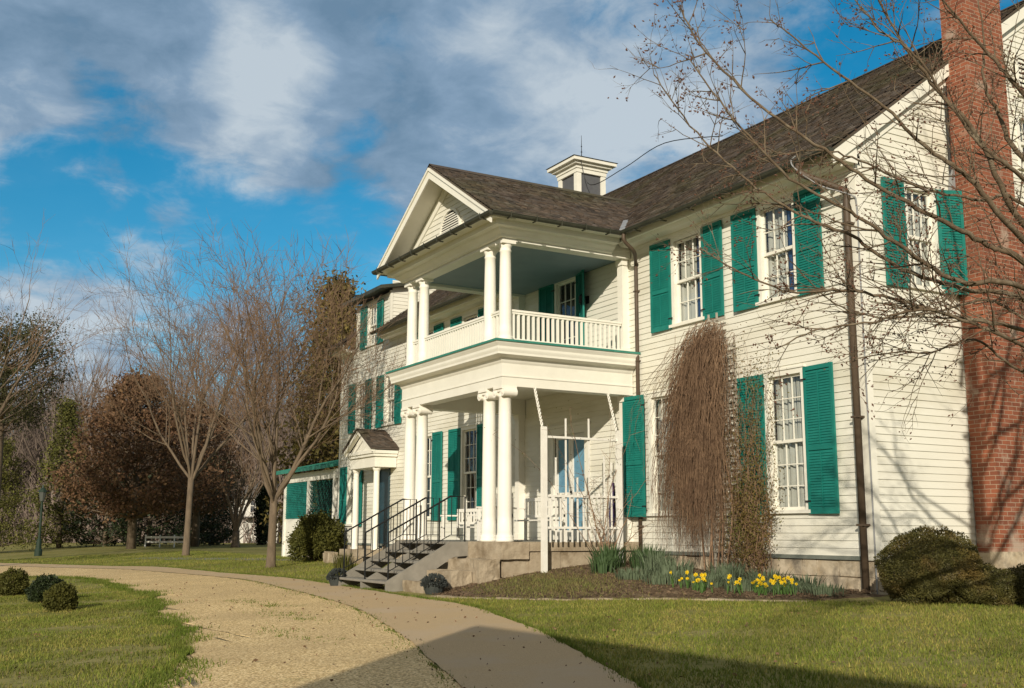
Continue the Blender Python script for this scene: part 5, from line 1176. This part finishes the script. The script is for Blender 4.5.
# fallen leaves and twigs on lawn and drive
mb = MB(); random.seed(91)
for _ in range(800):
    x, y = random.uniform(-14, 8), random.uniform(-12.5, -2.0)
    if y > -4.6 and x < .6: continue
    g = random.uniform(.6, 1.5); mb.tint = (g, g*.9, g*.8); mb.leaf((x, y, gz(x, y)+.022+.012*random.random()), random.uniform(.02, .055), Vector((random.gauss(0, 1), random.gauss(0, 1), random.gauss(0, .25))), .6)
tag(mb.build('fallen_leaves', 'chip'), kind='stuff')
# near tree at the right: trunk just outside the frame, boughs reaching across the gable
random.seed(77)
ft = thing('near_tree', 'budding bare tree whose long boughs reach across the gable end from the right', 'tree', (5.9, -3.2, -.1))
TB = Vector((5.9, -3.2, -.1)); trunk, boughs, bud = MB(), MB(), MB()
trunk.tube(catmull([TB+Vector((0, 0, -.1)), TB+Vector((0, 0, .8)), TB+Vector((-.05, .05, 2.0)), TB+Vector((0, .1, 3.4)), TB+Vector((.1, .1, 5.2)), TB+Vector((.2, .1, 7.2))], 4), [.24-.009*k for k in range(21)], 10)
def buds(p, d):
    for _ in range(random.randint(1, 3)):
        o = p+Vector((random.gauss(0, .02), random.gauss(0, .02), random.gauss(-.008, .02))); dd = (d+Vector((random.gauss(0, .7), random.gauss(0, .7), random.gauss(0, .7)))).normalized(); L_ = random.uniform(.016, .034); s = dd.orthogonal().normalized()*L_*.24; t_ = dd.cross(s)
        a, b, m_ = o, o+dd*L_, o+dd*L_*.45
        q = [m_+s, m_+t_, m_-s, m_-t_]
        for k in range(4): bud.face([a, q[k], q[(k+1) % 4]]); bud.face([b, q[(k+1) % 4], q[k]])
def twig(p, d, ln, r, lev):
    n = 4 if lev else 6; pts = [p]; dd = d.normalized()
    for k in range(n):
        dd = (dd+Vector((random.gauss(0, .11), random.gauss(0, .11), random.gauss(0, .11)+.025))).normalized(); pts.append(pts[-1]+dd*ln/n)
    boughs.tube(pts, [r*(1-.75*k/n) for k in range(n+1)], 4 if r > .004 else 3, cap=False)
    if lev < 2:
        for k in range(random.randint(2, 4) if lev == 0 else random.randint(1, 3)):
            i = random.randint(1, n); q = pts[i]; d2 = (pts[i]-pts[i-1]).normalized(); s = Vector((random.gauss(0, 1), random.gauss(0, 1), random.gauss(0, 1))); s = (s-d2*s.dot(d2)).normalized(); an = R(random.uniform(25, 60)); twig(q, d2*math.cos(an)+s*math.sin(an), ln*random.uniform(.35, .65), r*.6, lev+1)
    for i in range(1, n+1):
        if random.random() < (.2 if lev else .10): buds(pts[i], dd)
def bough(px, root_h, r0, r1=.006, dens=1.0):
    pts = [TB+Vector((0, 0, root_h))]+[at(*q) for q in px]; C_ = catmull(pts, 7); n = len(C_)
    C_ = [p+Vector((random.gauss(0, .005), random.gauss(0, .005), random.gauss(0, .005))) for p in C_]
    (boughs).tube(C_, [(r0+(r1-r0)*(k/(n-1))**.7)*.74 for k in range(n)], 7, cap=False)
    for k in range(5, n):
        for _ in range(1+(random.random() < .45*dens)):
            if random.random() > .42*dens: continue
            d2 = (C_[k]-C_[k-1]).normalized(); s = Vector((random.gauss(0, 1), random.gauss(0, 1), random.gauss(.15, 1))); s = (s-d2*s.dot(d2)).normalized(); an = R(random.uniform(22, 60))
            twig(C_[k], d2*math.cos(an)+s*math.sin(an), random.uniform(.25, .85)*(1.1-.5*k/n), min(.007, (r0+(r1-r0)*k/n)*.5), 0)
bough([(1024, 225, 9.2), (977, 135, 9.0), (924, 74, 8.9), (894, 28, 8.8), (866, -20, 8.7)], 3.1, .05)
bough([(1024, 240, 8.7), (970, 178, 8.5), (930, 150, 8.4), (884, 107, 8.3), (824, 62, 8.3), (770, 20, 8.4)], 2.9, .045)
bough([(1024, 262, 8.3), (987, 245, 8.2), (940, 220, 8.0), (884, 190, 7.9), (824, 150, 7.8), (760, 105, 7.8), (700, 45, 7.8), (680, 5, 7.8)], 2.7, .042)
bough([(1024, 288, 8.0), (960, 282, 7.8), (900, 245, 7.6), (850, 212, 7.5), (790, 178, 7.4), (735, 120, 7.4), (690, 60, 7.5)], 2.5, .036)
bough([(1024, 300, 9.0), (970, 290, 8.8), (905, 270, 8.6), (850, 235, 8.5), (800, 215, 8.5), (740, 175, 8.5), (690, 125, 8.6), (655, 75, 8.6)], 2.45, .036)
bough([(1024, 330, 8.6), (960, 318, 8.4), (900, 300, 8.3), (840, 290, 8.2), (790, 292, 8.1), (740, 272, 8.1), (700, 248, 8.2)], 2.3, .03)
bough([(1024, 345, 8.2), (970, 322, 8.0), (920, 310, 7.9), (870, 322, 7.8), (820, 330, 7.7), (775, 348, 7.6)], 2.2, .026)
bough([(1024, 160, 9.6), (1000, 116, 9.6), (984, 82, 9.6), (984, 37, 9.6), (976, -10, 9.6)], 3.6, .045)
bough([(1024, 95, 9.2), (990, 55, 9.2), (955, 15, 9.1), (925, -25, 9.0)], 4.0, .04)
bough([(1024, 205, 9.8), (980, 200, 9.6), (920, 188, 9.4), (860, 160, 9.2), (810, 150, 9.1), (760, 160, 9.0)], 2.9, .028)
bough([(1024, 372, 8.9), (975, 340, 8.7), (930, 352, 8.6), (890, 352, 8.5), (850, 362, 8.4)], 2.0, .02, dens=.8)
bough([(1024, 318, 10.2), (985, 300, 10.0), (935, 312, 9.8), (880, 318, 9.7), (830, 300, 9.6), (790, 260, 9.5)], 2.3, .026)
bough([(1024, 180, 8.6), (985, 150, 8.5), (950, 105, 8.5), (915, 55, 8.4), (880, 30, 8.4), (845, -15, 8.4)], 3.2, .03)
# crown above and to the right of the frame, where the tree really goes on
for k in range(11):
    a = random.uniform(-.1, 2.0); pts = [TB+Vector((0, 0, 2.6+k*.4))]; d = Vector((math.cos(a)*.8, math.sin(a)*.8, .75)).normalized()
    for i in range(7): d = (d+Vector((random.gauss(0, .12), random.gauss(0, .12), .05))).normalized(); pts.append(pts[-1]+d*.6)
    boughs.tube(pts, [.045-.006*i for i in range(8)], 6, cap=False)
    for i in range(2, 8):
        for _ in range(2): twig(pts[i], d+Vector((random.gauss(0, .6), random.gauss(0, .6), random.gauss(0, .6))), .8, .006, 0)
trunk.build('trunk', 'nearbark', ft, smooth=True); boughs.build('boughs', 'nearbark', ft, smooth=True); bud.build('buds', 'bud', ft)

# ------------------------------------------------------------------ far things
p = gnd(38, 556)
lp = thing('lamp_post', 'dark green street lamp with a lantern head at the far edge of the lawn', 'lamp', p)
mb = MB(); mb.lathe(p.x, p.y, [(.17, p.z-.05), (.17, p.z+.25), (.12, p.z+.35), (.11, p.z+.7), (.06, p.z+.8), (.05, p.z+2.45), (.08, p.z+2.5)], 14); mb.build('post', 'lampgreen', lp)
mb = MB(); mb.lathe(p.x, p.y, [(.09, p.z+2.5), (.17, p.z+2.9), (.17, p.z+2.92)], 8); mb.build('lantern', 'lampglass', lp)
mb = MB(); mb.lathe(p.x, p.y, [(.21, p.z+2.92), (.15, p.z+3.02), (.05, p.z+3.12), (.03, p.z+3.25)], 8); mb.build('cap', 'lampgreen', lp)
# distant white house
wx, wy = -74.5, 13.9
wh = thing('white_house', 'small white house with a grey roof beyond the trees', 'house', (wx, wy, 0))
mb = MB(); mb.box(wx-4, wx+.2, wy-2.2, wy+2.6, 0, 3.6); mb.build('wall', 'white', wh)
mb = MB(); mb.prism([(wy-2.6, 3.5), (wy+.2, 5.0), (wy+3.0, 3.5)], wx-4.3, wx+.5, 'x'); mb.box(wx+.2, wx+1.0, wy-2.2, wy+2.6, 1.95, 2.05); mb.build('roof', 'roofgrey', wh)
for y, z in ((wy-1.0, 2.4), (wy+.5, 2.4), (wy+1.9, 2.4)):
    mb = MB(); mb.box(wx+.2, wx+.25, y-.4, y+.4, z, z+1.0); wn = mb.build('window', 'louver', wh)
    mb = MB()
    for dy in (-.42, 0, .42): mb.box(wx+.25, wx+.28, y+dy-.03, y+dy+.03, z-.05, z+1.05)
    for dz in (-.03, .5, 1.0): mb.box(wx+.28, wx+.3, y-.45, y+.45, z+dz-.03, z+dz+.03)
    mb.build('frame', 'white', wn)
# low white fence
fn = thing('white_fence', 'low white rail fence on the far lawn below the dark hollies', 'fence', (-56, 4.2, 0))
fa, fb = Vector(G(146, 62)), Vector(G(189, 62)); d = (fb-fa); T = lambda a, b, z: fa+d*a+Vector((-d.y, d.x, 0)).normalized()*b+Vector((0, 0, z))
mb = MB(); mb.box(0, 1, -.03, .03, .5, .62, T); mb.box(0, 1, -.03, .03, .25, .35, T); mb.build('rail', 'white', fn)
for k in range(4): mb = MB(); mb.box(k/3-.01, k/3+.01, -.05, .05, 0, .7, T); mb.build('post', 'white', fn)
# stone blocks by the far portico
for k, (x, y, s_, lab) in enumerate(((-20.1, -1.15, .28, 'square grey stone block left of the portico near the bush'), (-19.72, -1.25, .32, 'larger grey stone block nearest the portico'))):
    mb = MB(); j = lambda: random.uniform(-.03, .03)
    mb.hexa([(x+j(), y+j(), -.05), (x+s_+j(), y+j(), -.05), (x+s_, y+s_, -.05), (x, y+s_, -.05), (x+j(), y+j(), s_+j()), (x+s_+j(), y+j(), s_+j()), (x+s_+j(), y+s_, s_+j()), (x+j(), y+s_, s_+j())])
    tag(bevel(mb.build('stone_block', 'stone'), .02, 2), lab, 'stone', 'stone blocks near the portico')
random.seed(3)
t = thing('ornamental_grass', 'tuft of tall dry green grass at the lawn edge left of the stairs', 'grass', (-13.0, -3.2, -.1)); mb = MB()
for _ in range(260):
    a = random.uniform(0, 6.28); r_ = .25*random.random(); b = Vector((-13.0+r_*math.cos(a), -3.2+r_*math.sin(a), gz(0, -3.2))); hh = random.uniform(.3, .6); s = Vector((-math.sin(a), math.cos(a), 0))*.01; o = Vector((math.cos(a), math.sin(a), 0))*hh*random.uniform(.1, .4)
    mb.face([b-s, b+s, b+o*.5+Vector((0, 0, hh*.7))+s*.6, b+o*.5+Vector((0, 0, hh*.7))-s*.6]); mb.face([b+o*.5+Vector((0, 0, hh*.7))-s*.6, b+o*.5+Vector((0, 0, hh*.7))+s*.6, b+o+Vector((0, 0, hh))])
mb.build('leaves', 'shrubleaf', t)
# unseen building behind the camera, its wedge plan shaped to shade the drive
nb = thing('shadow_building', 'unseen flat-roofed brick building behind the viewer, shaped to cast the shadow on the drive', 'building', (20, -26, -.9))
bh = 4.6; kx = SUN.x/SUN.z; ky = SUN.y/SUN.z
cx_, cy_ = -.67+kx*(bh+.24), -6.23+ky*(bh+.24); e1 = Vector((1, .07, 0)).normalized(); e2 = Vector((3.07, -3.3, 0)).normalized(); P0 = Vector((cx_, cy_, 0))
plan = [P0, P0+e2*9, P0+e2*9+e1*12, P0+e1*20]
mb = MB(); mb.prism([(p.x, p.y) for p in plan], -1.2, bh-.2, 'z'); mb.build('wall', 'brick', nb)
mb = MB(); mb.prism([(p.x, p.y) for p in plan], bh-.195, bh, 'z'); mb.build('roof', 'roofgrey', nb)
nn = Vector((-e1.y, e1.x, 0)); TB_ = lambda a, b, z: P0+e1*a+nn*b+Vector((0, 0, z))
for x in (3, 6.5, 10, 13.5):
    mb = MB(); mb.box(x, x+1.1, .002, .05, .6, 2.4, TB_); wn = mb.build('window', 'white', nb); mb = MB(); mb.box(x+.1, x+1.0, .05, .06, .7, 2.3, TB_); mb.build('pane', 'louver', wn)
